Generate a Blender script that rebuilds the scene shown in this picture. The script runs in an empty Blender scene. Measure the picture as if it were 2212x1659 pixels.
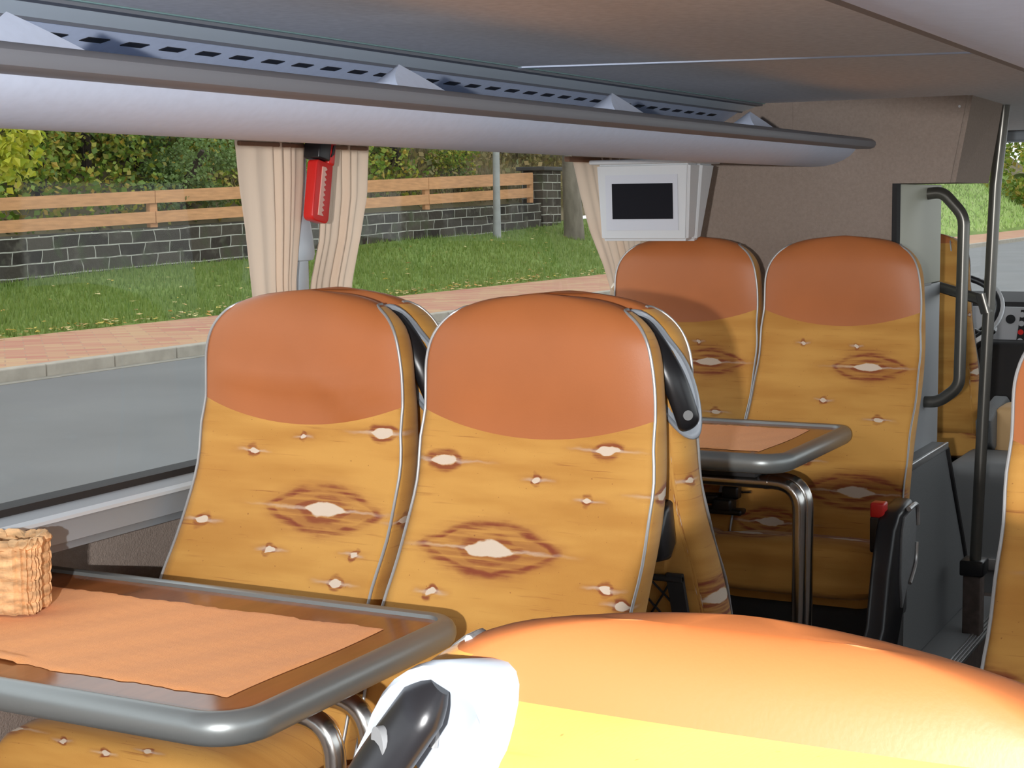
import bpy, bmesh, math, random
import numpy as np
from mathutils import Vector, Matrix
random.seed(7)
C = bpy.context.scene.collection
SC = bpy.context.scene

# ---------------------------------------------------------------- camera
cam_d = bpy.data.cameras.new('camera'); cam = bpy.data.objects.new('camera', cam_d); C.objects.link(cam)
F_PX = 3500.0
fx_ = Vector((2940 - 1106, 829.5 - 418, -F_PX)).normalized()        # the bus axis in camera space
up_ = Vector((1, 0.0116, 0)).cross(fx_).normalized()
if up_.y < 0: up_ = -up_
yl_ = up_.cross(fx_)
R = Matrix((fx_, yl_, up_))                                          # camera -> world
cam.matrix_world = Matrix.Translation((0, 0, 1.40)) @ R.to_4x4()
cam_d.sensor_fit = 'HORIZONTAL'; cam_d.sensor_width = 36; cam_d.lens = F_PX / 2212 * 36
cam_d.clip_start = 0.02; cam_d.clip_end = 500
SC.camera = cam
# ---------------------------------------------------------------- sky, flash, exposure
w = bpy.data.worlds.new('overcast_sky'); SC.world = w; w.use_nodes = True
bg = w.node_tree.nodes['Background']; bg.inputs[0].default_value = (0.92, 0.96, 1.0, 1); bg.inputs[1].default_value = 1.8
fl_d = bpy.data.lights.new('camera_flash', 'AREA'); fl_d.shape = 'RECTANGLE'; fl_d.size = 0.05; fl_d.size_y = 0.03
fl_d.energy = 108; fl_d.color = (1.0, .985, .97)
fl = bpy.data.objects.new('camera_flash', fl_d); C.objects.link(fl)
fl.matrix_world = Matrix.Translation((-0.90, -0.08, 1.44)) @ R.to_4x4()
vs = SC.view_settings; vs.view_transform = 'Standard'; vs.look = 'None'; vs.gamma = 1; vs.exposure = 0.0; vs.use_curve_mapping = False
try: SC.cycles.use_denoising = True
except Exception: pass
SC.cycles.max_bounces = 8; SC.cycles.transparent_max_bounces = 12

# ---------------------------------------------------------------- materials
def mat(name, col, rough=.6, metal=0.0, spec=.5, noise=None, bump=None, emis=None, sheen=0):
    """noise=(scale, amount, (sx,sy,sz)); bump=(scale, strength)"""
    m = bpy.data.materials.new(name); m.use_nodes = True
    nt = m.node_tree; b = nt.nodes['Principled BSDF']
    c = (*col, 1)
    b.inputs['Base Color'].default_value = c; b.inputs['Roughness'].default_value = rough
    b.inputs['Metallic'].default_value = metal; b.inputs['Specular IOR Level'].default_value = spec
    if sheen: b.inputs['Sheen Weight'].default_value = sheen
    tc = nt.nodes.new('ShaderNodeTexCoord')
    if noise:
        mp = nt.nodes.new('ShaderNodeMapping'); nt.links.new(tc.outputs['Object'], mp.inputs[0])
        if len(noise) > 2: mp.inputs['Scale'].default_value = noise[2]
        n = nt.nodes.new('ShaderNodeTexNoise'); n.inputs['Scale'].default_value = noise[0]; n.inputs['Detail'].default_value = 4
        nt.links.new(mp.outputs[0], n.inputs['Vector'])
        r = nt.nodes.new('ShaderNodeValToRGB'); a = noise[1]
        r.color_ramp.elements[0].position = .3; r.color_ramp.elements[1].position = .7
        r.color_ramp.elements[0].color = (*[max(0, x * (1 - a)) for x in col], 1)
        r.color_ramp.elements[1].color = (*[min(1, x * (1 + a)) for x in col], 1)
        nt.links.new(n.outputs['Fac'], r.inputs[0]); nt.links.new(r.outputs[0], b.inputs['Base Color'])
    if bump:
        n = nt.nodes.new('ShaderNodeTexNoise'); n.inputs['Scale'].default_value = bump[0]; n.inputs['Detail'].default_value = 3
        nt.links.new(tc.outputs['Object'], n.inputs['Vector'])
        bp = nt.nodes.new('ShaderNodeBump'); bp.inputs['Strength'].default_value = bump[1]; bp.inputs['Distance'].default_value = .01
        nt.links.new(n.outputs['Fac'], bp.inputs['Height']); nt.links.new(bp.outputs[0], b.inputs['Normal'])
    if emis:
        b.inputs['Emission Color'].default_value = (*emis[0], 1); b.inputs['Emission Strength'].default_value = emis[1]
    return m

class NT:
    """small helper to write node maths"""
    def __init__(s, nt): s.nt = nt
    def m(s, op, a, b=None, c=None, clamp=False):
        n = s.nt.nodes.new('ShaderNodeMath'); n.operation = op; n.use_clamp = clamp
        for i, v in enumerate((a, b, c)):
            if v is None: continue
            if isinstance(v, (int, float)): n.inputs[i].default_value = v
            else: s.nt.links.new(v, n.inputs[i])
        return n.outputs[0]
    def ss(s, x, lo, hi, a=0., b=1.):
        n = s.nt.nodes.new('ShaderNodeMapRange'); n.interpolation_type = 'SMOOTHSTEP'
        s.nt.links.new(x, n.inputs[0])
        for i, v in zip((1, 2, 3, 4), (lo, hi, a, b)): n.inputs[i].default_value = v
        return n.outputs[0]
    def noise(s, vec, scale, sc=(1, 1, 1), detail=3, off=(0, 0, 0)):
        mp = s.nt.nodes.new('ShaderNodeMapping'); s.nt.links.new(vec, mp.inputs[0]); mp.inputs['Scale'].default_value = sc
        mp.inputs['Location'].default_value = off
        n = s.nt.nodes.new('ShaderNodeTexNoise'); n.inputs['Scale'].default_value = scale; n.inputs['Detail'].default_value = detail
        s.nt.links.new(mp.outputs[0], n.inputs['Vector']); return n.outputs['Fac']
    def mix(s, f, a, b):
        n = s.nt.nodes.new('ShaderNodeMix'); n.data_type = 'RGBA'
        for i, v in ((0, f), (6, a), (7, b)):
            if isinstance(v, (int, float)): n.inputs[i].default_value = v
            elif isinstance(v, tuple): n.inputs[i].default_value = (*v, 1)
            else: s.nt.links.new(v, n.inputs[i])
        return n.outputs[2]

def fabric(name, eyes, seed=0):
    """golden birch-bark print: horizontal streaks, white lens marks with red-brown halos; eyes=(u, v, half width)"""
    m = bpy.data.materials.new(name); m.use_nodes = True; nt = m.node_tree; b = nt.nodes['Principled BSDF']
    b.inputs['Roughness'].default_value = .75; b.inputs['Specular IOR Level'].default_value = .25
    b.inputs['Sheen Weight'].default_value = .12
    N = NT(nt); uv = nt.nodes.new('ShaderNodeUVMap').outputs[0]
    sp = nt.nodes.new('ShaderNodeSeparateXYZ'); nt.links.new(uv, sp.inputs[0])
    n1 = N.noise(uv, 1, (14, 40, 1), 3, (seed, 0, 0)); n2 = N.noise(uv, 1, (30, 60, 1), 3, (0, seed + 3, 0))
    u = N.m('ADD', sp.outputs[0], N.m('MULTIPLY', N.m('SUBTRACT', n1, .5), .045))
    v = N.m('ADD', sp.outputs[1], N.m('MULTIPLY', N.m('SUBTRACT', n2, .5), .013))
    streak = N.noise(uv, 1, (7, 170, 1), 4, (seed * 2, 0, 0))
    broad = N.noise(uv, 1, (3, 16, 1), 3, (seed, seed, 0))
    core = halo = None
    for (eu, ev, rx) in eyes:
        rz = rx * .19 + .0035
        dx = N.m('SUBTRACT', u, eu); dz = N.m('ABSOLUTE', N.m('SUBTRACT', v, ev)); ax = N.m('ABSOLUTE', dx)
        q = N.m('MULTIPLY', N.m('DIVIDE', dx, rx), N.m('DIVIDE', dx, rx))
        dc = N.m('ADD', N.m('DIVIDE', dz, rz), q)
        c = N.ss(dc, .85, 1.1, 1, 0)
        tail = N.m('MULTIPLY', N.m('SUBTRACT', 1, N.m('DIVIDE', dz, .0038), clamp=True), N.m('SUBTRACT', 1, N.m('DIVIDE', ax, 3.6 * rx), clamp=True))
        tred = N.m('MULTIPLY', N.m('SUBTRACT', 1, N.m('DIVIDE', dz, .010), clamp=True), N.m('SUBTRACT', 1, N.m('DIVIDE', ax, 4.4 * rx), clamp=True))
        c = N.m('MAXIMUM', c, N.m('MULTIPLY', tail, .8))
        r1 = N.m('MULTIPLY', N.ss(dc, .9, 1.15), N.ss(dc, 1.5, 2.7, 1, 0))
        h = N.m('MAXIMUM', r1, N.m('MULTIPLY', tred, .8))
        if rx > .034:
            k = (2.0 + 14 * rx) * rx; q2 = N.m('MULTIPLY', N.m('DIVIDE', dx, k), N.m('DIVIDE', dx, k))
            dh = N.m('ADD', N.m('DIVIDE', dz, 2.9 * rz + .004), q2)
            h = N.m('MAXIMUM', h, N.m('MULTIPLY', N.m('MULTIPLY', N.ss(dh, .60, .85), N.ss(dh, .85, 1.25, 1, 0)), 1.1))
            h = N.m('MAXIMUM', h, N.ss(dh, .4, 1.7, .62, 0))
        core = c if core is None else N.m('MAXIMUM', core, c)
        halo = h if halo is None else N.m('MAXIMUM', halo, h)
    base = N.mix(N.ss(broad, .35, .68), (.60, .315, .075), (.48, .225, .046))
    # faint thin reddish streaks all over, stronger in places
    st = N.m('MULTIPLY', N.ss(streak, .60, .72), N.ss(N.noise(uv, 1, (5, 9, 1), 2, (9, seed, 0)), .42, .62))
    base = N.mix(N.m('MULTIPLY', st, .65), base, (.25, .065, .018))
    # dark halo broken by streaks
    hs = N.m('MULTIPLY', halo, N.ss(N.noise(uv, 1, (9, 150, 1), 5, (4, seed, 0)), .34, .58, .35, 1.))
    base = N.mix(N.m('MULTIPLY', hs, .93), base, (.23, .052, .020))
    # specks
    spk = N.ss(N.noise(uv, 1, (160, 220, 1), 1, (seed, 2, 0)), .74, .80)
    base = N.mix(N.m('MULTIPLY', spk, .6), base, (.2, .05, .02))
    base = N.mix(core, base, (.66, .55, .44))
    nt.links.new(base, b.inputs['Base Color'])
    wv = N.noise(uv, 1, (600, 600, 1), 1)
    bp = nt.nodes.new('ShaderNodeBump'); bp.inputs['Strength'].default_value = .15; bp.inputs['Distance'].default_value = .002
    nt.links.new(wv, bp.inputs['Height']); nt.links.new(bp.outputs[0], b.inputs['Normal'])
    return m

FAB = {
 'A': fabric('fabric_window_seat', [(.076, .862, .048), (.18, 1.0, .024), (-.097, .955, .013), (.01, .985, .007), (-.18, .828, .014), (-.014, .79, .011), (.163, .796, .008), (.143, .75, .015), (.265, .85, .02), (-.19, .43, .022), (-.08, .42, .008), (.01, .41, .008), (.09, .43, .009)], 1),
 'B': fabric('fabric_aisle_seat', [(-.057, .825, .050), (-.170, .962, .030), (.137, .995, .022), (.11, .912, .010), (.01, .940, .010), (-.148, .754, .010), (.168, .785, .012), (.20, .765, .012), (.262, .925, .028)], 2),
 'E': fabric('fabric_front_seat', [(.088, .900, .040), (.13, .77, .014), (-.025, .813, .010), (.10, .59, .055), (-.10, .96, .007), (.05, .955, .006), (-.12, .50, .04), (-.05, .66, .02)], 3),
 'M': fabric('fabric_other_seat', [(-.05, .86, .045), (.15, .80, .012), (-.13, .93, .010), (.16, .97, .02), (.262, .88, .035), (.262, .66, .05), (-.262, .70, .05), (-.27, .93, .012), (-.1, .70, .014), (.07, .60, .03), (.42, .90, .02), (.40, .72, .03)], 4),
}
M = dict(
 leather=mat('terracotta_leather', (.44, .142, .043), .45, 0, .4, (5, .06), (350, .02)),
 piping=mat('silver_piping', (.36, .36, .36), .4, .4),
 darkpipe=mat('dark_piping', (.10, .09, .085), .5),
 grey_plastic=mat('grey_plastic', (.36, .40, .45), .35, .1),
 black=mat('black_plastic', (.012, .012, .014), .32),
 blackmatte=mat('black_matte', (.02, .019, .02), .8),
 rim=mat('table_rim_silver', (.27, .29, .29), .38, .6),
 veneer=mat('brown_table_top', (.30, .105, .033), .13, 0, .3, (3, .25, (1, 6, 1))),
 chrome=mat('brushed_steel', (.55, .54, .52), .22, 1.0),
 steel=mat('dark_pole_steel', (.16, .155, .14), .3, .75),
 runner=mat('orange_runner', (1.0, .41, .14), .95, 0, .1, (60, .05, (1, 6, 1)), (420, .15), None, .12),
 carpet=mat('grey_brown_carpet', (.34, .275, .235), .95, 0, .1, (130, .07), (300, .3)),
 ceilingm=mat('ceiling_fabric', (.86, .85, .87), .9, 0, .1, (60, .06)),
 rackwhite=mat('rack_pale_plastic', (.63, .72, .91), .5, 0, .4, (70, .03)),
 rackgrey=mat('rack_lip_rubber', (.20, .21, .24), .5, 0, .4),
 racklight=mat('rack_light_strip', (.76, .85, .90), .35),
 teal=mat('glass_edge_teal', (.22, .36, .36), .3),
 white=mat('tv_white_plastic', (.60, .62, .64), .4),
 screen=mat('tv_dark_screen', (.006, .006, .010), .6, 0, .15),
 curtain=mat('cream_curtain', (.80, .66, .53), .85, 0, .2, (30, .06, (1, 1, .1)), None, None, .2),
 brown_rail=mat('curtain_rail_brown', (.22, .11, .06), .6),
 red=mat('hammer_red', (.62, .018, .015), .35),
 sill=mat('sill_grey', (.30, .335, .37), .45),
 sill_l=mat('sill_light', (.55, .62, .68), .3),
 board=mat('pale_board', (.56, .57, .47), .5),
 darkpanel=mat('dark_grey_panel', (.16, .165, .17), .6, 0, .4, (200, .1)),
 step=mat('step_grey', (.20, .205, .21), .6),
 alu=mat('aluminium', (.6, .6, .6), .3, .8),
 floorb=mat('brown_floor', (.10, .075, .065), .8, 0, .3, (40, .2)),
 dash=mat('dashboard_silver', (.45, .46, .48), .35, .2),
 blue=mat('sticker_blue', (.15, .2, .4), .4),
)
def glass_mat():
    m = bpy.data.materials.new('window_glass'); m.use_nodes = True; nt = m.node_tree
    nt.nodes.remove(nt.nodes['Principled BSDF']); out = nt.nodes['Material Output']
    t = nt.nodes.new('ShaderNodeBsdfTransparent'); t.inputs[0].default_value = (.94, .96, .95, 1)
    g = nt.nodes.new('ShaderNodeBsdfGlossy'); g.inputs['Roughness'].default_value = .03
    mx = nt.nodes.new('ShaderNodeMixShader'); lw = nt.nodes.new('ShaderNodeLayerWeight'); lw.inputs[0].default_value = .5
    N = NT(nt); fr = N.m('ADD', N.m('MULTIPLY', N.m('POWER', lw.outputs['Facing'], 4), .30), .02)
    nt.links.new(fr, mx.inputs[0]); nt.links.new(t.outputs[0], mx.inputs[1]); nt.links.new(g.outputs[0], mx.inputs[2])
    nt.links.new(mx.outputs[0], out.inputs['Surface']); return m
M['glass'] = glass_mat()
def curtain_mat():
    m = mat('cream_curtain_cloth', (.86, .69, .54), .9, 0, .1, (30, .05, (1, 1, .1))); nt = m.node_tree; b = nt.nodes['Principled BSDF']
    tr = nt.nodes.new('ShaderNodeBsdfTranslucent'); tr.inputs[0].default_value = (.9, .74, .60, 1); mx = nt.nodes.new('ShaderNodeMixShader'); mx.inputs[0].default_value = .4
    nt.links.new(b.outputs[0], mx.inputs[1]); nt.links.new(tr.outputs[0], mx.inputs[2]); nt.links.new(mx.outputs[0], nt.nodes['Material Output'].inputs[0]); return m
M['curtain'] = curtain_mat()

# ---------------------------------------------------------------- mesh helpers
def obj(name, bm, m, parent=None, smooth=True, loc=None, autosm=True):
    me = bpy.data.meshes.new(name); bmesh.ops.recalc_face_normals(bm, faces=bm.faces); bm.to_mesh(me); bm.free()
    for mm in (m if isinstance(m, (list, tuple)) else [m]): me.materials.append(mm)
    if smooth:
        for p in me.polygons: p.use_smooth = True
        if autosm:
            try: me.set_sharp_from_angle(angle=math.radians(42))
            except Exception: pass
    o = bpy.data.objects.new(name, me); C.objects.link(o)
    if parent: o.parent = parent
    if loc: o.location = loc
    return o
def tag(o, label, cat, group=None, kind=None):
    if label: o['label'] = label
    if cat: o['category'] = cat
    if group: o['group'] = group
    if kind: o['kind'] = kind
    return o
def thing(name, label, cat, loc=(0, 0, 0), rz=0, group=None):
    o = bpy.data.objects.new(name, None); C.objects.link(o); o.location = loc; o.rotation_euler = (0, 0, rz); o.empty_display_size = .05
    return tag(o, label, cat, group)
def struct(name, bm, m, label=None, parent=None, smooth=False):
    o = obj(name, bm, m, parent, smooth)
    if not parent: o['kind'] = 'structure'
    if label: o['label'] = label
    return o
def BM(): return bmesh.new()
def box(bm, a, b, r=0, seg=3):
    """axis box from corner a to corner b, bevelled by r"""
    t = bmesh.new(); bmesh.ops.create_cube(t, size=1)
    for v in t.verts: v.co = Vector([a[i] + (v.co[i] + .5) * (b[i] - a[i]) for i in range(3)])
    if r: bmesh.ops.bevel(t, geom=t.edges[:], offset=r, segments=seg, profile=.5, affect='EDGES')
    me = bpy.data.meshes.new('t'); t.to_mesh(me); t.free(); bm.from_mesh(me); bpy.data.meshes.remove(me); return bm
def hexa(bm, P):
    """8 corners: 4 of the bottom ring, 4 of the top ring"""
    v = [bm.verts.new(p) for p in P]
    for f in ((0, 1, 2, 3), (7, 6, 5, 4), (0, 4, 5, 1), (1, 5, 6, 2), (2, 6, 7, 3), (3, 7, 4, 0)): bm.faces.new([v[i] for i in f])
    return bm
def cr(pts, n):
    """Catmull-Rom through points, n steps per span"""
    P = [Vector(p) for p in pts]; P = [P[0] * 2 - P[1]] + P + [P[-1] * 2 - P[-2]]; out = []
    for i in range(1, len(P) - 2):
        a, b, c, d = P[i - 1:i + 3]
        for k in range(n):
            t = k / n
            out.append(.5 * ((2 * b) + (c - a) * t + (2 * a - 5 * b + 4 * c - d) * t * t + (3 * b - a - 3 * c + d) * t ** 3))
    out.append(P[-2]); return out
def tube(bm, pts, r, seg=10, flat=1.0, side=None, closed=False):
    """tube along points; r number or list; flat squashes along the second axis"""
    P = [Vector(p) for p in pts]; n = len(P); rings = []; prev = None
    for i, p in enumerate(P):
        if closed: d = (P[(i + 1) % n] - P[i - 1]).normalized()
        else: d = (P[min(i + 1, n - 1)] - P[max(i - 1, 0)]).normalized()
        if prev is None:
            a = Vector(side) if side else (Vector((0, 0, 1)) if abs(d.z) < .9 else Vector((1, 0, 0)))
        else: a = prev
        a = (a - d * a.dot(d)).normalized(); prev = a; b = d.cross(a)
        rr = r[i] if isinstance(r, (list, tuple)) else r
        rings.append([bm.verts.new(p + a * math.cos(2 * math.pi * k / seg) * rr + b * math.sin(2 * math.pi * k / seg) * rr * flat) for k in range(seg)])
    for i in range(n if closed else n - 1):
        A, B = rings[i], rings[(i + 1) % n]
        for k in range(seg): bm.faces.new((A[k], A[(k + 1) % seg], B[(k + 1) % seg], B[k]))
    if not closed: bm.faces.new(rings[0][::-1]); bm.faces.new(rings[-1])
    return bm
def bend(pts, rad, n=6):
    """polyline with rounded corners"""
    P = [Vector(p) for p in pts]; out = [P[0]]
    for i in range(1, len(P) - 1):
        a, b, c = P[i - 1], P[i], P[i + 1]
        r = min(rad, (a - b).length * .49, (c - b).length * .49)
        p0 = b + (a - b).normalized() * r; p1 = b + (c - b).normalized() * r
        for k in range(n + 1):
            t = k / n; out.append(p0 * (1 - t) ** 2 + b * 2 * t * (1 - t) + p1 * t * t)
    out.append(P[-1]); return out
def prism(bm, poly, axis, a, b, r=0):
    """polygon in the two other axes, extruded along axis from a to b"""
    def mk(p, t):
        q = list(p); q.insert(axis, t); return q
    t = bmesh.new(); A = [t.verts.new(mk(p, a)) for p in poly]; B = [t.verts.new(mk(p, b)) for p in poly]
    t.faces.new(A); t.faces.new(B[::-1]); n = len(poly)
    for i in range(n): t.faces.new((A[i], B[i], B[(i + 1) % n], A[(i + 1) % n]))
    bmesh.ops.recalc_face_normals(t, faces=t.faces)
    if r:
        e = [e for e in t.edges if abs(e.verts[0].co[axis] - e.verts[1].co[axis]) < 1e-6]
        bmesh.ops.bevel(t, geom=e, offset=r, segments=3, profile=.5, affect='EDGES')
    me = bpy.data.meshes.new('t'); t.to_mesh(me); t.free(); bm.from_mesh(me); bpy.data.meshes.remove(me); return bm
def grid(bm, P, uvf=None, close_u=False):
    """P[i][j] points"""
    V = [[bm.verts.new(p) for p in row] for row in P]; ni, nj = len(V), len(V[0]); fs = []
    for i in range(ni - 1):
        for j in range(nj if close_u else nj - 1):
            fs.append(bm.faces.new((V[i][j], V[i][(j + 1) % nj], V[i + 1][(j + 1) % nj], V[i + 1][j])))
    return V, fs
def strip(bm, prof, axis, a, b, n=1):
    """open profile in the two other axes swept along axis"""
    rows = []
    for k in range(n + 1):
        t = a + (b - a) * k / n; row = []
        for p in prof:
            q = list(p); q.insert(axis, t); row.append(q)
        rows.append(row)
    grid(bm, rows); return bm
def disc(bm, c, n, r, h, seg=24):
    """short cylinder centred c, axis n"""
    n = Vector(n).normalized(); tube(bm, [Vector(c) - n * h / 2, Vector(c) + n * h / 2], r, seg); return bm

# ---------------------------------------------------------------- coach seat
ZP = [.44, .50, .60, .70, .78, .86, .94, 1.02, 1.10, 1.18, 1.26]
FP = [.235, .215, .180, .140, .092, .040, .012, .004, .010, .008, -.004]
TP = [.094, .092, .088, .085, .082, .080, .078, .077, .076, .075, .072]
def f0(z): return float(np.interp(z, ZP, FP))
def _sm(zs, arr, z):
    # smooth interpolation (cosine averaged)
    return float(np.mean([np.interp(z + d, zs, arr) for d in (-.03, -.015, 0, .015, .03)]))
ZT = 1.245; ZB = 1.047
def wid(z):
    base = _sm([.44, .6, .8, .95, 1.05, 1.15], [.224, .224, .222, .219, .215, .210], min(z, 1.15))
    q = max(0, min(.9995, (z - 1.105) / (ZT - 1.105)))
    return base * (1 - q ** 2.8) ** (1 / 2.8)
def backrest_rings():
    zs = list(np.linspace(.45, 1.0, 23)) + list(np.linspace(1.0, 1.16, 12))[1:] + [1.105 + .14 * math.sin(a) for a in np.linspace(math.asin((1.17 - 1.105) / .14), math.radians(87), 16)]
    kb = int(np.argmin([abs(z - ZB) for z in zs])); zs[kb] = ZB
    rings = []
    for Z in zs:
        wz = wid(Z); q = max(0, (Z - 1.165) / (ZT - 1.165)); q = min(q, .999)
        t = _sm(ZP, TP, Z); s = t / 2 * (1 - math.sqrt(1 - q * q)) * .95
        A = float(np.interp(Z, [.45, .75, ZB, 1.16, ZT], [0, 0, -.040, 0, .004]))
        bol = float(np.interp(Z, [.45, .75, 1.0, ZB, 1.2], [.016, .014, .006, 0, 0]))
        row = []; uvs = []
        for u in np.linspace(-1, 1, 27):
            z = Z + A * (1 - u * u); x = _sm(ZP, FP, z) - s
            x += bol * abs(u) ** 4 - .010 * u ** 4 * float(np.interp(Z, [ZB - .05, ZB + .06], [0, 1])) - (.006 * abs(u) ** 6)
            row.append((x, u * wz, z)); uvs.append((u * wz, z))
        xf = row[-1][0]; xb = _sm(ZP, FP, Z) - t + s; wb = wz * .97
        side = [(.15, 1.012), (.35, 1.018), (.55, 1.015), (.75, 1.0), (.90, .975), (.98, .94)]
        for k, (a, ww) in enumerate(side): row.append((xf + (xb - xf) * a, wz * ww, Z)); uvs.append((wz + a * t, Z))
        for u in np.linspace(.9, -.9, 15): row.append((xb - .012 * (1 - u * u) * (1 - q), u * wz, Z)); uvs.append((wz + t + (1 - u) * wz, Z))
        for k, (a, ww) in enumerate(side[::-1]): row.append((xf + (xb - xf) * a, -wz * ww, Z)); uvs.append((-wz - a * t, Z))
        rings.append((row, uvs))
    return rings, kb, zs
RINGS, KB, ZS = backrest_rings()
def crease(x, y, z):
    d1 = (z - 1.16 + (y + .02) * .95) ; k1 = .007 * math.exp(-(d1 / .026) ** 2) * max(0, 1 - abs(y - .075) / .11)
    d2 = z - 1.085 + .05 * y; k2 = .006 * math.exp(-(d2 / .014) ** 2) * max(0, math.cos(y * 7))
    return x + k1 + k2
def backrest_parts(fm, parent, creased=False):
    nf = 27; ns = 6; nb = 15; n = nf + 2 * ns + nb
    def klass(i, j):
        if j < nf - 1: return 1 if i >= KB else 0                    # front: leather above the arc
        if nf - 1 + ns <= j < nf + ns + nb: return 1 if ZS[i] > 1.200 and abs(RINGS[i][0][j % n][1]) < .152 else 0    # back: leather wraps over
        return 1 if ZS[i] > 1.218 else 0
    for cls, name in ((0, 'backrest'), (1, 'headrest_cover')):
        bm = BM(); uvl = bm.loops.layers.uv.new('UVMap'); V = {}
        def gv(i, j):
            j %= n
            if (i, j) not in V:
                q = RINGS[i][0][j]
                if creased and cls == 1 and 0 < j < nf - 1 and i > KB: q = (crease(*q), q[1], q[2])
                V[(i, j)] = bm.verts.new(q)
            return V[(i, j)]
        for i in range(len(RINGS) - 1):
            for j in range(n):
                if klass(i, j) != cls: continue
                f = bm.faces.new((gv(i, j), gv(i, j + 1), gv(i + 1, j + 1), gv(i + 1, j)))
                for lp, (a, b) in zip(f.loops, ((i, j), (i, j + 1), (i + 1, j + 1), (i + 1, j))):
                    uu = RINGS[a][1][b % n]
                    if j >= nf + ns + nb - 1 and b == n: uu = (-wid(ZS[a]), ZS[a])
                    lp[uvl].uv = uu
        if cls == 1:
            bm.faces.new([gv(len(RINGS) - 1, j) for j in range(n)])
        else:
            bm.faces.new([gv(0, j) for j in range(n)][::-1])
        o = obj(name, bm, fm if cls == 0 else M['leather'], parent, autosm=False)
        if cls == 1: o['label'] = 'smooth terracotta leather headrest area'
    rr = random.Random(3)
    for s in (-1, 1):
        bm = BM(); j = nf - 1 if s > 0 else 0
        pts = []
        for i in range(0, len(RINGS)):
            if wid(ZS[i]) < .158: break
            x, y, z = RINGS[i][0][j]; pts.append((x + .001, y + s * .001 + (s * .0012 * math.sin(z * 47 + s)), z))
        k = i; x0 = pts[-1][0]; xb = _sm(ZP, FP, ZS[k]) - _sm(ZP, TP, ZS[k])
        pts += [(x0 - .012, s * .151, 1.2225), (x0 - .030, s * .149, 1.2235), (xb + .026, s * .149, 1.2225), (xb + .009, s * .150, 1.211), (xb + .000, s * .153, 1.198), (xb - .003, s * .157, 1.172)]
        tube(bm, pts[:-6] + [tuple(v) for v in cr(pts[-7:], 4)][1:], .0027, 8); obj('piping', bm, M['piping'], parent)
def fabuv(bm, f=None):
    l = bm.loops.layers.uv.verify()
    for fc in bm.faces:
        for lp in fc.loops: c = lp.vert.co; lp[l].uv = (c.y, c.z + .9 * (.25 - c.x) + .12)
def cushion(parent, fm, hw=.225, front=.60, dz=0):
    # seat pad lofted along its depth: rounded front roll
    rows = []; prof = []
    for (x, zt, zb) in ((.13, .455, .36), (.17, .475, .345), (.25, .480, .335), (.38, .490, .33), (front - .07, .505, .355), (front - .025, .500, .362), (front - .006, .482, .372), (front, .455, .385), (front - .004, .425, .400)):
        row = []
        for k in range(40):
            a = 2 * math.pi * k / 40; c, s = math.cos(a), math.sin(a)
            e = .32; yy = math.copysign(abs(c) ** e, c) * hw; zz = math.copysign(abs(s) ** .5, s)
            zt_ = zt + dz; zc = (zt_ + zb) / 2; hz = (zt_ - zb) / 2
            row.append((x, yy, zc + zz * hz + (.006 * (abs(c) ** 3 if s > 0 else 0))))
        rows.append(row)
    bm = BM(); V, fs = grid(bm, rows, close_u=True); bm.faces.new(V[0][::-1]); bm.faces.new(V[-1]); fabuv(bm)
    obj('seat_cushion', bm, fm, parent)
    for s in (-1, 1):
        bm = BM(); tube(bm, cr([(.2, s * hw * 1.0, .455), (.4, s * hw * 1.0, .468), (front - .06, s * hw * .99, .475), (front - .01, s * hw * .97, .45), (front - .01, s * hw * .96, .38)], 5), .0027, 8); obj('cushion_piping', bm, M['piping'], parent)
    bm = BM(); box(bm, (.02, -.20, .24), (front - .06, .20, .335), .02); obj('seat_base', bm, M['blackmatte'], parent)
    for s in (-.12, .12):
        bm = BM(); box(bm, (.20, s - .022, -.02), (.26, s + .022, .25), .005); box(bm, (.14, s - .03, -.02), (.36, s + .03, 0), .003); obj('leg', bm, M['grey_plastic'], parent)
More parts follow.
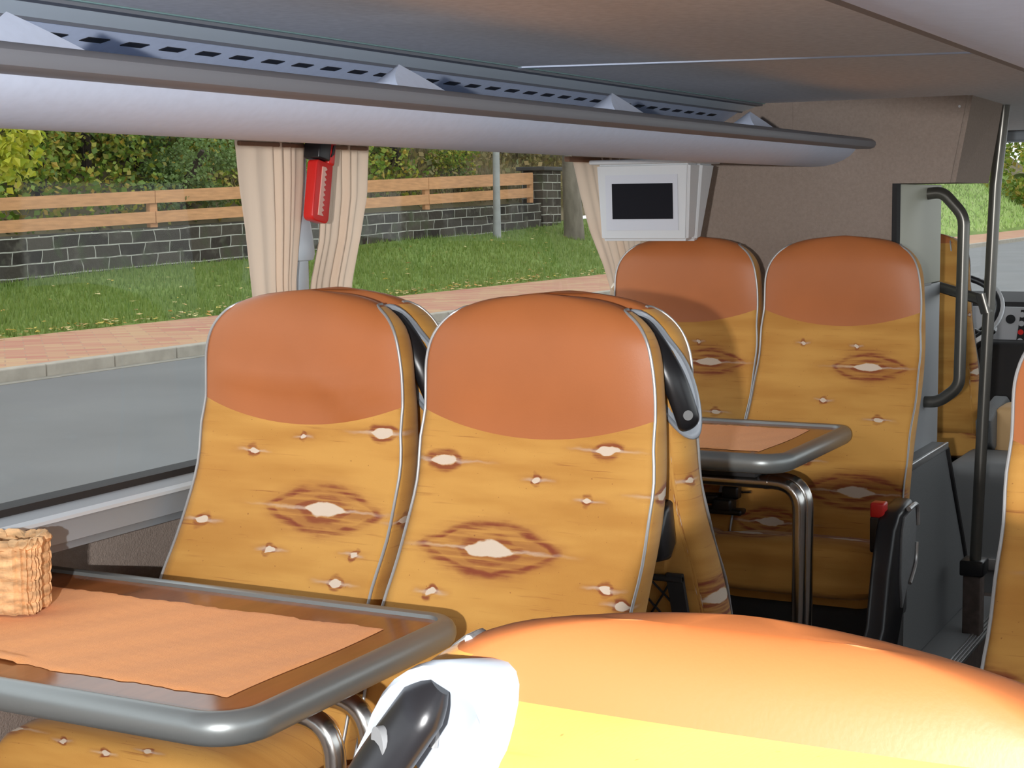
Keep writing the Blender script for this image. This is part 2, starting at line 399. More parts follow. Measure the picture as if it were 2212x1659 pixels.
def handle_unit(parent, s):
    """grey moulded recess on the rear corner with a black grab bar; s=+1/-1 side"""
    zc, hh, hw = 1.112, .104, .041
    nrm = Vector((-.80, .60 * s, .0)).normalized(); tang = Vector((.60, .80 * s, 0)).normalized()   # tang points round to the side
    def P(a, q, h):   # a angle, q radial 0..1, h height out of the surface
        c, sn = math.cos(a), math.sin(a)
        z = zc + hh * q * sn
        wz = wid(min(z, 1.17)); xb = _sm(ZP, FP, z) - _sm(ZP, TP, z)
        cor = Vector((xb + .010, s * (wz * .955), z))
        lat = hw * q * math.copysign(abs(c) ** .9, c) - (z - zc) * .38 - .012
        return cor + tang * lat + nrm * (h + .007 - lat * lat / .12)
    bm = BM(); rows = []
    for q, h in ((1.04, -.020), (1.06, .002), (1.035, .007), (.99, .009), (.94, .007), (.88, .001), (.6, -.004), (.3, -.005)):
        rows.append([P(2 * math.pi * k / 40, q, h) for k in range(40)])
    V, fs = grid(bm, rows, close_u=True); bm.faces.new(V[-1]); o = obj('handle_recess', bm, M['grey_plastic'], parent)
    pts = [P(math.pi / 2, .93, .004), P(math.pi / 2, .72, .012), P(math.pi / 2, .35, .019), P(0, .0, .022), P(-math.pi / 2, .35, .019), P(-math.pi / 2, .70, .013), P(-math.pi / 2, .80, .004)]
    bm = BM(); tube(bm, cr(pts, 5), [.009] + [.0135, .0165] + [.019 + .002 * math.sin(i / 30 * math.pi) for i in range(27)] + [.012], 20, .6, side=tuple(tang)); g = obj('grab_handle', bm, M['black'], o)
    for a in (-1, 1):
        bm = BM(); c = P(math.pi / 2 * a, .64 if a > 0 else .62, .0245 if a > 0 else .0265)
        tube(bm, [c - nrm * .003, c + nrm * .003], .0085, 18, 1.0, side=tuple(tang)); e = obj('screw_cap', bm, M['step'], o)
    return o
def seat(label, X, Y, zoff, facing, fab, hside=0, group='striped birch-print coach seats', name='coach_seat', front=.45, hw=.225):
    t = thing(name, label, 'seat', (X, Y, zoff), 0 if facing > 0 else math.pi, group)
    backrest_parts(FAB[fab], t, fab == 'A'); cushion(t, FAB[fab], hw, front, .08 if fab == 'A' else .03 if fab == 'B' else 0)
    if hside: handle_unit(t, hside)
    return t

SA = seat('birch-print seat beside the window, directly behind the near table, crease across its leather headrest', 2.405, 1.69, 0, -1, 'A', front=.57)
SB = seat('birch-print aisle seat directly behind the near table, large white bark mark low on its backrest', 2.405, 1.213, 0, -1, 'B')
SCs = seat('window seat standing back to back with the seat behind the near table, leather top seen', 2.575, 1.69, 0, 1, 'M', -1, front=.72)
SD = seat('aisle seat turned away, back to back with the aisle seat, net pocket on its back', 2.575, 1.21, 0, 1, 'M', -1, front=.72)
SE = seat('far window seat against the carpeted partition, below the white monitor', 4.27, 1.680, .055, -1, 'E', front=.45)
SF = seat('far aisle seat against the carpeted partition, black folded armrest at its side', 4.27, 1.230, .055, -1, 'E', front=.45)
SG = seat('nearest seat across the aisle, flash-lit back and leather top filling the bottom of the picture', .775, .257, -.051, 1, 'M', 1)
SH = seat('seat across the aisle at the right edge of the picture, facing the camera', 2.42, .225, 0, -1, 'M')
# net pockets on the backs of the two seats turned away
def net_pocket(t, ys):
    o = None
    bm = BM()
    def bp(y, z): return (_sm(ZP, FP, z) - _sm(ZP, TP, z) - .018, y, z)
    for z0 in (.745,):
        tube(bm, [bp(-.19, z0), bp(.19, z0)], .006, 6)
    for s in (-.19, .165):
        box(bm, (bp(0, .6)[0] - .02, s, .50), (bp(0, .6)[0] + .03, s + .025, .5 + .001), 0)
        hexa(bm, [bp(s, .50), bp(s + .030, .50), tuple(Vector(bp(s + .030, .50)) + Vector((.01, 0, 0))), tuple(Vector(bp(s, .50)) + Vector((.01, 0, 0))),
                  bp(s, .755), bp(s + .030, .755), tuple(Vector(bp(s + .030, .755)) + Vector((.01, 0, 0))), tuple(Vector(bp(s, .755)) + Vector((.01, 0, 0)))])
    for k in range(-9, 10):
        for d in (-1, 1):
            a = (k * .042, .51); b = (k * .042 + d * .17, .745)
            pts = []
            for q in np.linspace(0, 1, 8):
                y = a[0] + (b[0] - a[0]) * q; z = a[1] + (b[1] - a[1]) * q
                if -.19 <= y <= .19: pts.append(bp(y, z))
            if len(pts) > 1: tube(bm, pts, .0022, 5)
    o = obj('net_pocket', bm, M['blackmatte'], t); o['label'] = 'black elastic net pocket'
    bm = BM(); prism(bm, [(-.05, .90), (-.09, .89), (-.12, .84), (-.105, .80), (-.06, .795), (-.035, .82)], 1, -.20, -.145, .012)
    o2 = obj('coat_hook', bm, M['black'], t)
net_pocket(SD, 0); net_pocket(SCs, 0)
# folded armrest of the far aisle seat (local: +x towards the camera)
def side_arm(t, Xw, Yw):
    """traced in world X,Z at the aisle side of the far seat"""
    bm = BM(); poly = [(3.80, .655), (3.93, .668), (3.955, .655), (3.96, .60), (3.94, .50), (3.90, .47), (3.86, .40), (3.80, .32), (3.70, .28), (3.62, .30), (3.62, .35), (3.68, .40), (3.72, .52), (3.76, .62)]
    loc = [(Xw - x, z - .055) for x, z in poly]
    prism(bm, loc, 1, .235, .285, .012); a = obj('armrest', bm, M['black'], t)
    bm = BM(); q = [(Xw - x, z - .055) for x, z in ((3.83, .64), (3.93, .65), (3.945, .60), (3.93, .52), (3.88, .49), (3.82, .42), (3.80, .50), (3.81, .60))]
    prism(bm, q, 1, .283, .292, .003); g = obj('armrest_cover', bm, M['darkpanel'], a)
    bm = BM(); tube(bm, cr([(Xw - x, .292, z - .055) for x, z in ((3.86, .655), (3.94, .652), (3.953, .60))], 5), .006, 8)
    tube(bm, cr([(Xw - x, .295, z - .055) for x, z in ((3.935, .56), (3.925, .51), (3.87, .47))], 5), .005, 8); obj('armrest_trim', bm, M['alu'], a)
    bm = BM(); box(bm, (Xw - 3.83, .215, .585), (Xw - 3.79, .250, .622), .006); b = obj('seat_belt_button', bm, M['red'], t)
    bm = BM(); box(bm, (Xw - 3.83, .215, .50), (Xw - 3.79, .250, .588), .006); b = obj('seat_belt_buckle', bm, M['black'], t)
side_arm(SF, 4.27, 1.23)
def belt(t):
    bm = BM(); tube(bm, cr([(.085, .205, .79), (.13, .205, .70), (.19, .205, .61), (.22, .205, .57)], 5), .019, 8, .12, side=(0, 1, 0)); obj('seat_belt', bm, M['sill'], t)
    bm = BM(); box(bm, (.21, .18, .525), (.26, .235, .560), .008); box(bm, (.20, .20, .555), (.235, .245, .59), .006); box(bm, (.20, .14, .54), (.24, .19, .565), .006); box(bm, (.19, .15, .515), (.25, .26, .53), .005)
    obj('seat_belt_buckle', bm, M['black'], t)
    bm = BM(); box(bm, (.19, .19, .575), (.205, .225, .60), .004); tube(bm, [(.2, .24, .57), (.21, .275, .575)], .004, 6); obj('belt_tongue', bm, M['chrome'], t)
belt(SE)

# ---------------------------------------------------------------- tables
def rrect(x0, x1, y0, y1, r, n=8):
    """rounded rectangle outline; r per corner (x0y0, x1y0, x1y1, x0y1)"""
    out = []
    for (cx, cy, a0, rr) in ((x0, y0, 180, r[0]), (x1, y0, 270, r[1]), (x1, y1, 0, r[2]), (x0, y1, 90, r[3])):
        ccx = cx + rr if cx == x0 else cx - rr; ccy = cy + rr if cy == y0 else cy - rr
        for k in range(n + 1):
            a = math.radians(a0 + 90 * k / n); out.append((ccx + rr * math.cos(a), ccy + rr * math.sin(a)))
    return out
def table(label, x0, x1, y0, y1, zt, floor):
    t = thing('folding_table', label, 'table', ((x0 + x1) / 2, (y0 + y1) / 2, floor)); ox, oy = t.location.x, t.location.y
    O = [(x - ox, y - oy) for x, y in rrect(x0 + .02, x1 - .02, y0 + .02, y1 - .02, (.06, .035, .008, .008))]
    z = zt - floor
    bm = BM(); A = [bm.verts.new((x, y, z - .006)) for x, y in O]; B = [bm.verts.new((x, y, z - .035)) for x, y in O]
    bm.faces.new(A); bm.faces.new(B[::-1])
    for i in range(len(O)): bm.faces.new((A[i], A[(i + 1) % len(O)], B[(i + 1) % len(O)], B[i]))
    obj('tabletop', bm, M['veneer'], t)
    # rim: D section swept round the outline
    sec = [(-.006, -.006), (-.005, .0), (.002, .002), (.011, .001), (.019, -.005), (.0235, -.014), (.024, -.023), (.021, -.033), (.014, -.041), (.004, -.045), (-.012, -.045), (-.012, -.036)]
    bm = BM(); rows = []; n = len(O)
    for i, (x, y) in enumerate(O):
        a = Vector(O[i - 1]); b = Vector(O[(i + 1) % n]); d = (b - a).normalized(); nn = Vector((d.y, -d.x))
        rows.append([(x + nn.x * s, y + nn.y * s, z + h) for s, h in sec])
    rows.append(rows[0]); grid(bm, rows, close_u=True); bmesh.ops.remove_doubles(bm, verts=bm.verts, dist=1e-5)
    obj('rim', bm, M['rim'], t)
    return t
T1 = table('nearest table with brown glossy top, silver rim and woven basket', 1.575, 2.165, 1.215, 2.10, .76, 0)
T2 = table('far table with brown top and silver rim before the seats at the partition', 3.535, 4.125, 1.145, 1.945, .815, 0)
def table_frame(t, x0, x1, yl, dz, zb=0.0):
    """two steel tubes running under the top towards the wall, bending down at the aisle end"""
    ox, oy, oz = t.location
    for k, dx in enumerate((x0, x1)):
        p = bend([(dx - ox, 1.93 - oy, dz), (dx - ox, yl - oy, dz), (dx - ox, yl - oy, zb + .02)], .065, 8)
        bm = BM(); tube(bm, p, .0165, 14); o = obj('leg', bm, M['chrome'], t)
        bm = BM(); tube(bm, [(dx - ox, yl - oy + .085, dz), (dx - ox, yl - oy + .075, dz)], .0175, 14); obj('collar', bm, M['chrome'], o)
    bm = BM(); box(bm, (x0 - ox - .03, yl - oy + .1, dz + .014), (x1 - ox + .03, 1.90 - oy, dz + .03), .002); obj('bracket', bm, M['blackmatte'], t)
table_frame(T1, 1.86, 1.95, 1.262, .675)
table_frame(T2, 3.672, 3.732, 1.152, .730)
# table runners, ragged woven edges
def runner(label, x0, x1, y0, y1, z, seed):
    r = random.Random(seed); bm = BM(); NX, NY = 40, 90; rows = []
    ex = [0.0]
    for i in range(NY + 1):
        ex.append(ex[-1] * .8 + r.uniform(-.0022, .0022))
    for top in (0, 1):
        pass
    for i in range(NY + 1):
        y = y0 + (y1 - y0) * i / NY; row = []
        a = x0 + ex[i] + .002 * math.sin(i * .5) + (.006 * math.exp(-((i - 52) / 3.) ** 2)); b = x1 + ex[(i * 7) % NY] * .8 + .003 * math.sin(i * .31)
        for k in range(NX + 1):
            q = k / NX; x = a + (b - a) * q
            h = .0016 + .0005 * math.sin(x * 900) + .0007 * math.sin(y * 60 + x * 30)
            if k in (0, NX) or i in (0, NY): h = .0002
            if 44 < i < 60 and k < 3: h += .003
            row.append((x, y + .004 * math.sin(q * 5 + seed), z + h))
        rows.append(row)
    grid(bm, rows); o = obj('table_runner', bm, M['runner']); return tag(o, label, 'table runner', 'orange woven table runners')
runner('orange woven runner lying along the nearest table under the basket', 1.672, 2.055, 1.30, 2.06, .7545, 1)
runner('orange woven runner lying on the far table by the partition', 3.63, 4.03, 1.235, 1.93, .8095, 2)

# basket
def basket():
    t = thing('woven_basket', 'woven straw basket standing on the left of the nearest table runner', 'basket', (1.895, 1.905, .757), math.radians(25))
    m1 = mat('straw', (.66, .40, .20), .75, 0, .3, (22, .45, (1, 1, 4)), (60, .5))
    hx, hy, H = .038, .046, .112
    bm = BM(); r = random.Random(5); NP = 56
    def out(a, off, z):
        c, s = math.cos(a), math.sin(a); e = .42; g = 1 + .06 * z / H
        return Vector(((hx + off) * g * math.copysign(abs(c) ** e, c), (hy + off) * g * math.copysign(abs(s) ** e, s), z))
    for row in range(6):
        z = .012 + row * .0180
        for par in range(2):
            pts = [out(2 * math.pi * k / NP, .006 * math.sin(math.pi * (k / 2.0) + math.pi * ((row + par) % 2)) + r.uniform(-.001, .001), z + r.uniform(-.0012, .0012)) for k in range(NP)]
            tube(bm, pts, [.0105 + r.uniform(-.001, .0015) for _ in range(NP)], 7, .45, side=(0, 0, 1), closed=True)
    obj('wicker_wall', bm, m1, t)
    bm = BM(); tube(bm, [out(2 * math.pi * k / 120, .002 + .003 * math.sin(k * 1.3), H + .002 + .002 * math.sin(k * 1.3 + 1)) for k in range(120)], .009, 8, closed=True)
    obj('wicker_rim', bm, m1, t)
    bm = BM(); prism(bm, [tuple(out(2 * math.pi * k / 40, -.006, 0))[:2] for k in range(40)], 2, .003, .010); obj('basket_base', bm, m1, t)
basket()

# ---------------------------------------------------------------- bus shell
YW, YR, XB, XF, ZCE = 1.98, -.375, -1.9, 7.42, 1.685
XP = 4.65
bm = BM(); box(bm, (XB, YR - .05, -.06), (XP + .02, YW + .17, -.0)); struct('floor', bm, M['floorb'])
bm = BM(); box(bm, (XP + .02, YR - .05, -.30), (XF, YW + .05, -.25)); box(bm, (XP + .02, 1.06, -.25), (5.8, YW, 0)); struct('floor_front', bm, M['floorb'])
bm = BM(); box(bm, (XB, YR - .05, ZCE), (XF, YW + .05, ZCE + .05)); struct('ceiling', bm, M['ceilingm'])
bm = BM(); hexa(bm, [(3.06, 1.62, ZCE - .003), (3.36, .34, ZCE - .003), (3.372, .34, ZCE - .003), (3.072, 1.62, ZCE - .003), (3.06, 1.62, ZCE), (3.36, .34, ZCE), (3.372, .34, ZCE), (3.072, 1.62, ZCE)])
struct('trim_1', bm, M['rackwhite'], 'thin pale seam strip across the ceiling')
ZS0, ZS1 = .885, 1.58
bm = BM(); box(bm, (XB, YW + .125, -.3), (XF, YW + .17, ZS0 - .07)); struct('wall_left', bm, M['carpet'])
bm = BM(); box(bm, (XB, YW + .01, 1.56), (XF, YW + .05, ZCE)); box(bm, (XB, YW + .002, ZS0 - .06), (XF, YW + .05, ZS0 + .018)); box(bm, (XB, YW + .05, ZS0 - .07), (XF, YW + .17, ZS0 - .03)); struct('wall_left_frame', bm, M['blackmatte'])
bm = BM(); box(bm, (XB, YR - .05, -.3), (XF, YR, ZS0)); box(bm, (XB, YR - .05, 1.50), (XF, YR, ZCE)); struct('wall_right', bm, M['carpet'])
bm = BM(); box(bm, (XB - .05, YR - .05, -.06), (XB, YW + .05, .85)); box(bm, (XB - .05, YR - .05, 1.55), (XB, YW + .05, ZCE)); struct('wall_back', bm, M['carpet'])
bm = BM(); grid(bm, [[(XB - .02, YR, .85), (XB - .02, YR, 1.55)], [(XB - .02, YW, .85), (XB - .02, YW, 1.55)]]); struct('window_10', bm, M['glass'])  # unseen rear opening added to let more daylight into the bus
# sill profile along the left wall
bm = BM(); strip(bm, [(YW + .02, .893), (YW - .005, .889), (YW - .020, .880)], 0, XB, XP); struct('trim_2', bm, M['sill'], 'grey window ledge', None, True)
bm = BM(); strip(bm, [(YW - .020, .880), (YW - .027, .874), (YW - .027, .868)], 0, XB, XP); struct('trim_3', bm, M['sill_l'], 'light strip along the window ledge', None, True)
bm = BM(); strip(bm, [(YW - .027, .868), (YW - .022, .862), (YW - .022, .828), (YW - .018, .825), (YW - .012, .812), (YW, .810), (YW + .15, .810)], 0, XB, XP); struct('trim_4', bm, M['sill'], 'grey lower face of the window ledge', None, True)
# window panes and pillars
for i, (a, b) in enumerate(((XB + .05, .55), (.62, 2.74), (2.86, 4.60), (4.75, 7.3))):
    bm = BM(); strip(bm, [(YW + .025, .90), (YW + .025, 1.565)], 0, a, b); struct('window_%d' % (i + 1), bm, M['glass'])
for i, (a, b) in enumerate(((.55, .62), (2.74, 2.86), (4.60, 4.75))):
    bm = BM(); box(bm, (a, YW + .005, .88), (b, YW + .05, 1.60)); struct('trim_%d' % (5 + i), bm, M['sill'])
for i, (a, b) in enumerate(((XB + .05, .5), (.6, 2.5), (2.6, 4.4), (4.5, 7.3))):
    bm = BM(); strip(bm, [(YR - .03, .885), (YR - .03, 1.50)], 0, a, b); struct('window_%d' % (i + 5), bm, M['glass'])
for i, a in enumerate((.5, 2.5, 4.4)):
    bm = BM(); box(bm, (a, YR - .05, .885), (a + .1, YR, 1.50)); struct('trim_%d' % (8 + i), bm, M['sill'])
# windscreen
bm = BM(); box(bm, (XF, YR - .05, -.3), (XF + .05, YW + .05, .62)); box(bm, (XF, YR - .05, 1.70), (XF + .05, YW + .05, ZCE + .3)); struct('wall_front', bm, M['blackmatte'])
bm = BM(); grid(bm, [[(XF + .02, YR, .62), (XF + .02, YR, 1.70)], [(XF + .02, YW, .62), (XF + .02, YW, 1.70)]]); struct('window_9', bm, M['glass'])
bm = BM(); box(bm, (7.2, YR + .01, 1.64), (7.41, YW - .01, 1.683), .01); o = obj('sun_visor', bm, M['sill']); tag(o, 'grey sun blind along the top of the windscreen', 'sun visor')

# partition, header box, cabinet
bm = BM(); box(bm, (XP, 1.185, 0), (XP + .03, YW + .12, .81)); box(bm, (XP, 1.185, .80), (XP + .03, YW, ZCE)); struct('wall_partition', bm, M['carpet'], 'grey-brown carpeted partition behind the far seats')
bm = BM(); hexa(bm, [(XP - .001, 1.016, 1.444), (5.06, 1.000, 1.444), (5.06, YW, 1.444), (XP - .001, 1.5, 1.444), (XP - .001, .972, ZCE), (5.17, .985, ZCE), (5.17, YW, ZCE), (XP - .001, 1.5, ZCE)])
bmesh.ops.bevel(bm, geom=[e for e in bm.edges if abs((e.verts[0].co - e.verts[1].co).z) > .1], offset=.012, segments=3, affect='EDGES'); 
o = struct('wall_header', bm, M['carpet'], 'carpeted boxed header at the top of the partition')
bm = BM(); disc(bm, (XP - .004, 1.005, 1.655), (1, 0, 0), .0035, .004, 10); o = obj('screw', bm, M['white']); o.parent = bpy.data.objects['wall_header']
bm = BM(); box(bm, (XP - .006, 1.176, 0.0), (XP + .034, 1.190, 1.444)); struct('trim_11', bm, M['blackmatte'], 'dark rubber edge strip of the partition')
t = thing('cabinet', 'pale narrow cabinet beyond the partition edge with a drawer-like slot', 'cabinet', (4.98, 1.25, 0))
def cbox(a, b, name, m, par, r=.002):
    bm = BM(); p = par.matrix_world.translation if par.parent else par.location
    box(bm, (a[0] - p[0], a[1] - p[1], a[2] - p[2]), (b[0] - p[0], b[1] - p[1], b[2] - p[2]), r); return obj(name, bm, m, par)
cbox((4.69, 1.195, 1.135), (5.285, 1.33, 1.443), 'upper_panel', M['board'], t)
cbox((4.69, 1.195, .61), (5.285, 1.33, 1.132), 'lower_panel', mat('board_grey', (.42, .44, .46), .5), t)
cbox((4.80, 1.1935, 1.128), (5.16, 1.1955, 1.136), 'slot', M['black'], t, 0)
bm = BM(); box(bm, (4.70, 1.24, 0.0), (5.30, 1.33, .61)); o = obj('plinth_panel', bm, mat('pinkish_white', (.62, .55, .50), .6)); o.parent = t; o.location = (-4.98, -1.25, 0)
# dark panel, ledge and step
t = thing('stairwell_panel', 'dark grey side panel with aluminium-edged ledge beside the front stairwell', 'panel', (4.95, 1.15, 0))
bm = BM(); prism(bm, [(4.69 - 4.95, 0), (5.56 - 4.95, 0), (5.56 - 4.95, .09), (5.50 - 4.95, .22), (5.21 - 4.95, .608), (4.69 - 4.95, .608)], 1, 0, .03); obj('side_panel', bm, M['darkpanel'], t)
bm = BM(); tube(bm, cr([(5.215 - 4.95, -.002, .60), (5.35 - 4.95, -.002, .42), (5.505 - 4.95, -.002, .215), (5.565 - 4.95, -.002, .10), (5.565 - 4.95, -.002, .0)], 4), .009, 8); obj('rubber_edge', bm, M['blackmatte'], t)
bm = BM(); box(bm, (4.69 - 4.95, 0.0, .608), (5.215 - 4.95, .10, .620), .002); obj('ledge', bm, M['step'], t)
bm = BM(); box(bm, (4.69 - 4.95, -.008, .600), (5.215 - 4.95, .004, .622), .003); obj('ledge_trim', bm, M['alu'], t)
t = thing('floor_step', 'grey step edge with ribbed aluminium nosing beside the aisle near the front', 'step', (5.0, 1.1, 0))
bm = BM(); box(bm, (-.75, -.055, -.0), (.70, .05, .012), .003); obj('tread', bm, M['step'], t)
bm = BM()
for k in range(4): box(bm, (-.75, -.085 + k * .009, -.008 + k * .004), (.70, -.078 + k * .009, .004 + k * .003), .001)
obj('nosing', bm, M['alu'], t)

# poles and rails
bm = BM(); tube(bm, [(5.2, .988, ZCE), (5.2, 1.010, 1.44), (5.2, 1.048, .247)], .0185, 16); t = thing('grab_pole', 'tall dark steel grab pole standing at the front stairwell', 'pole', (0, 0, 0)); obj('pole', bm, M['steel'], t)
bm = BM(); box(bm, (5.16, 1.015, .20), (5.25, 1.09, .25), .006); obj('foot', bm, M['black'], t)
bm = BM(); box(bm, (5.17, 1.025, .005), (5.24, 1.08, .20), .004); obj('pedestal', bm, M['floorb'], t)
bm = BM(); tube(bm, [(5.2, 1.043, 1.071 + .03), (5.2, 1.043 - .018, 1.071 - .03)], .022, 14); obj('clamp', bm, M['steel'], t)
bm = BM(); tube(bm, bend([(5.1, 1.20, 1.414), (5.1, 1.150, 1.420), (5.1, 1.083, 1.345), (5.1, 1.088, .815), (5.1, 1.150, .765), (5.1, 1.20, .762)], .03, 5), .0185, 14); o = obj('grab_handle_rail', bm, M['steel'])
tag(o, 'bent dark steel handrail fixed to the pale cabinet beside the stairwell', 'handrail')
bm = BM(); tube(bm, [(5.32, 1.22, 1.118), (5.20, 1.02, 1.074)], .0175, 14); o = obj('cross_rail', bm, M['steel']); tag(o, 'short dark cross rail joining the tall pole to the cabinet', 'handrail')

# ---------------------------------------------------------------- luggage racks
def mir(y): return 1.605 - y
def rack(label, my, x0, x1):
    t = thing('luggage_rack', label, 'luggage rack', (0, 0, 0), group='luggage racks')
    bm = BM(); prof = [(1.298, 1.545), (1.304, 1.537), (1.316, 1.525), (1.335, 1.514), (1.36, 1.504), (1.39, 1.4975), (1.43, 1.4955), (1.50, 1.500), (1.70, 1.5130), (1.80, 1.520), (1.97, 1.531)]
    under = [(my(y), z) for y, z in prof] + [(my(1.97), 1.545), (my(1.60), 1.545), (my(1.30), 1.562)]
    prism(bm, under, 0, x0, x1); obj('underside', bm, M['rackwhite'], t)
    bm = BM(); lip = [(1.240, 1.556), (1.244, 1.548), (1.256, 1.5435), (1.300, 1.5445), (1.312, 1.5455), (1.312, 1.568), (1.296, 1.574), (1.270, 1.5755), (1.250, 1.571), (1.241, 1.564)]
    prism(bm, [(my(y), z) for y, z in lip], 0, x0, x1); obj('front_lip', bm, M['rackgrey'], t)
    bm = BM(); prism(bm, [(my(y), z) for y, z in ((1.77, 1.595), (1.655, 1.662), (1.665, 1.67), (1.80, 1.61))], 0, x0, x1); obj('vent_panel', bm, M['rackwhite'], t)
    bm = BM(); prism(bm, [(my(y), z) for y, z in ((1.655, 1.662), (1.645, 1.659), (1.640, 1.664), (1.66, 1.672))], 0, x0, x1); obj('groove', bm, M['rackgrey'], t)
    bm = BM(); prism(bm, [(my(y), z) for y, z in ((1.640, 1.6635), (1.600, 1.6765), (1.600, 1.684), (1.66, 1.684))], 0, x0, x1); obj('light_strip', bm, M['racklight'], t)
    bm = BM(); prism(bm, [(my(y), z) for y, z in ((1.600, 1.6765), (1.580, 1.6775), (1.580, 1.684), (1.600, 1.684))], 0, x0, x1); obj('upper_channel', bm, M['rackgrey'], t)
    bm = BM(); prism(bm, [(my(y), z) for y, z in ((1.580, 1.6825), (1.572, 1.6825), (1.572, 1.6845), (1.580, 1.6845))], 0, x0, x1); obj('glass_edge', bm, M['teal'], t)
    d = Vector((0, -.115, .067)).normalized(); nn = Vector((0, -.067, -.115)).normalized()
    bm = BM(); P = []
    for dep in (.004, -.0015):
        for (a, b) in ((-.023, -1), (.023, -1), (.023, 1), (-.023, 1)):
            q = Vector((a + .006 * b, 0, 0)) + d * b * .0052 - nn * dep; P.append((q.x, q.y if my(0) == 0 else -q.y, q.z))
    hexa(bm, P); first = obj('vent_slot', bm, M['black'], t); k = 0
    while 1.35 + k * .0895 < x1 - .12:
        o = first if k == 0 else first.copy()
        if k: C.objects.link(o); o.parent = t
        o.location = (1.35 + k * .0895, my(1.678), 1.6486); k += 1
    for xa in (-.28, .54, 1.36, 2.19, 3.005, 3.835):
        if not (x0 < xa < x1): continue
        bm = BM(); ap = [(xa + .000, my(1.335), 1.6165), (xa + .018, my(1.335), 1.6145)]
        base = [(xa - .052, my(1.300), 1.571), (xa - .030, my(1.335), 1.566), (xa - .03, my(1.42), 1.558), (xa + .105, my(1.42), 1.558), (xa + .112, my(1.300), 1.572)]
        rows = []
        for q in np.linspace(0, 1, 8):
            e = q ** 1.35
            top = Vector((xa + .004, my(1.338), 1.6175))
            rows.append([Vector(b).lerp(top, q) + Vector(((.014 * math.sin(math.pi * q)) * (-1 if i < 2 else .3), 0, 0)) for i, b in enumerate(base)])
        grid(bm, rows, close_u=True); bmesh.ops.remove_doubles(bm, verts=bm.verts, dist=1e-5); obj('bracket', bm, M['rackwhite'], t)
    return t
rack('long pale luggage rack with vent slots above the left windows', lambda y: y, XB + .02, XP - .002)
rack('luggage rack over the right side of the bus, cut by the top right corner', mir, XB + .02, 4.6)

# ---------------------------------------------------------------- monitor
t = thing('monitor', 'white ceiling-hung monitor with dark screen under the luggage rack', 'monitor', (4.15, 1.75, 1.40))
def lp(P, o=(4.15, 1.75, 1.40)): return [tuple(Vector(p) - Vector(o)) for p in P]
bm = BM(); hexa(bm, lp([(4.150, 1.622, 1.292), (4.150, 1.881, 1.292), (4.22, 1.875, 1.297), (4.22, 1.628, 1.297), (4.140, 1.612, 1.506), (4.140, 1.891, 1.506), (4.225, 1.889, 1.506), (4.225, 1.614, 1.506)]))
bmesh.ops.bevel(bm, geom=bm.edges[:], offset=.008, segments=3, affect='EDGES'); obj('front_housing', bm, M['white'], t)
bm = BM(); hexa(bm, lp([(4.222, 1.625, 1.290), (4.222, 1.879, 1.290), (4.27, 1.875, 1.295), (4.27, 1.63, 1.295), (4.226, 1.610, 1.506), (4.226, 1.893, 1.506), (4.33, 1.893, 1.506), (4.33, 1.610, 1.506)]))
bmesh.ops.bevel(bm, geom=bm.edges[:], offset=.008, segments=3, affect='EDGES'); obj('rear_housing', bm, M['white'], t)
bm = BM(); box(bm, *lp([(4.122, 1.598, 1.503), (4.345, 1.905, 1.516)]), .005); obj('mounting_plate', bm, M['white'], t)
def slant(y0, y1, z0, z1, h):
    f = lambda z: 4.150 - (z - 1.292) / .214 * .010 - h
    return lp([(f(z0), y0, z0), (f(z0), y1, z0), (f(z0) + .012, y1, z0), (f(z0) + .012, y0, z0), (f(z1), y0, z1), (f(z1), y1, z1), (f(z1) + .012, y1, z1), (f(z1) + .012, y0, z1)])
bm = BM(); hexa(bm, slant(1.648, 1.862, 1.322, 1.474, .0025)); fr = obj('screen_bezel', bm, mat('tv_bezel', (.56, .58, .64), .4), t)
bm = BM(); hexa(bm, slant(1.662, 1.842, 1.353, 1.450, .004)); o = obj('screen', bm, M['screen'], t)

# ---------------------------------------------------------------- curtains
def curtain(label, edges, y0, npl, amp, ztie=None, seed=0, flat=1.0):
    """edges: list of (z, xa, xb); pleats run down"""
    r = random.Random(seed); bm = BM(); rows = []; NU = npl * 10
    ph = [r.uniform(-.5, .5) for _ in range(npl + 2)]
    zs = np.linspace(edges[0][0], edges[-1][0], 40)
    for z in zs:
        za = [e[0] for e in edges][::-1]; xa = np.interp(z, za, [e[1] for e in edges][::-1]); xb = np.interp(z, za, [e[2] for e in edges][::-1])
        row = []
        for k in range(NU + 1):
            q = k / NU; pq = q + .012 * math.sin(q * 23 + seed + z * 1.5)
            a = amp * (.75 + .5 * math.sin(q * 11 + seed)) 
            a *= .35 + .65 * abs(q ** flat)
            row.append((xa + (xb - xa) * pq, y0 + a * math.sin(2 * math.pi * npl * q ** flat + .4 * math.sin(z * 6)) , z))
        rows.append(row)
    grid(bm, rows); o = obj('curtain', bm, M['curtain'], autosm=False)
    return tag(o, label, 'curtain', 'cream window curtains')
curtain('cream curtain left of the red emergency hammer', [(1.535, 2.560, 2.790), (1.45, 2.570, 2.785), (1.35, 2.588, 2.770), (1.25, 2.60, 2.752), (1.12, 2.615, 2.745), (.95, 2.60, 2.75)], 1.935, 6, .011, seed=1, flat=1.7)
curtain('narrow cream curtain right of the red emergency hammer', [(1.535, 2.850, 3.035), (1.42, 2.855, 3.025), (1.33, 2.845, 2.995), (1.24, 2.81, 2.960), (1.1, 2.79, 2.93), (.95, 2.80, 2.95)], 1.935, 6, .011, seed=2, flat=.8)
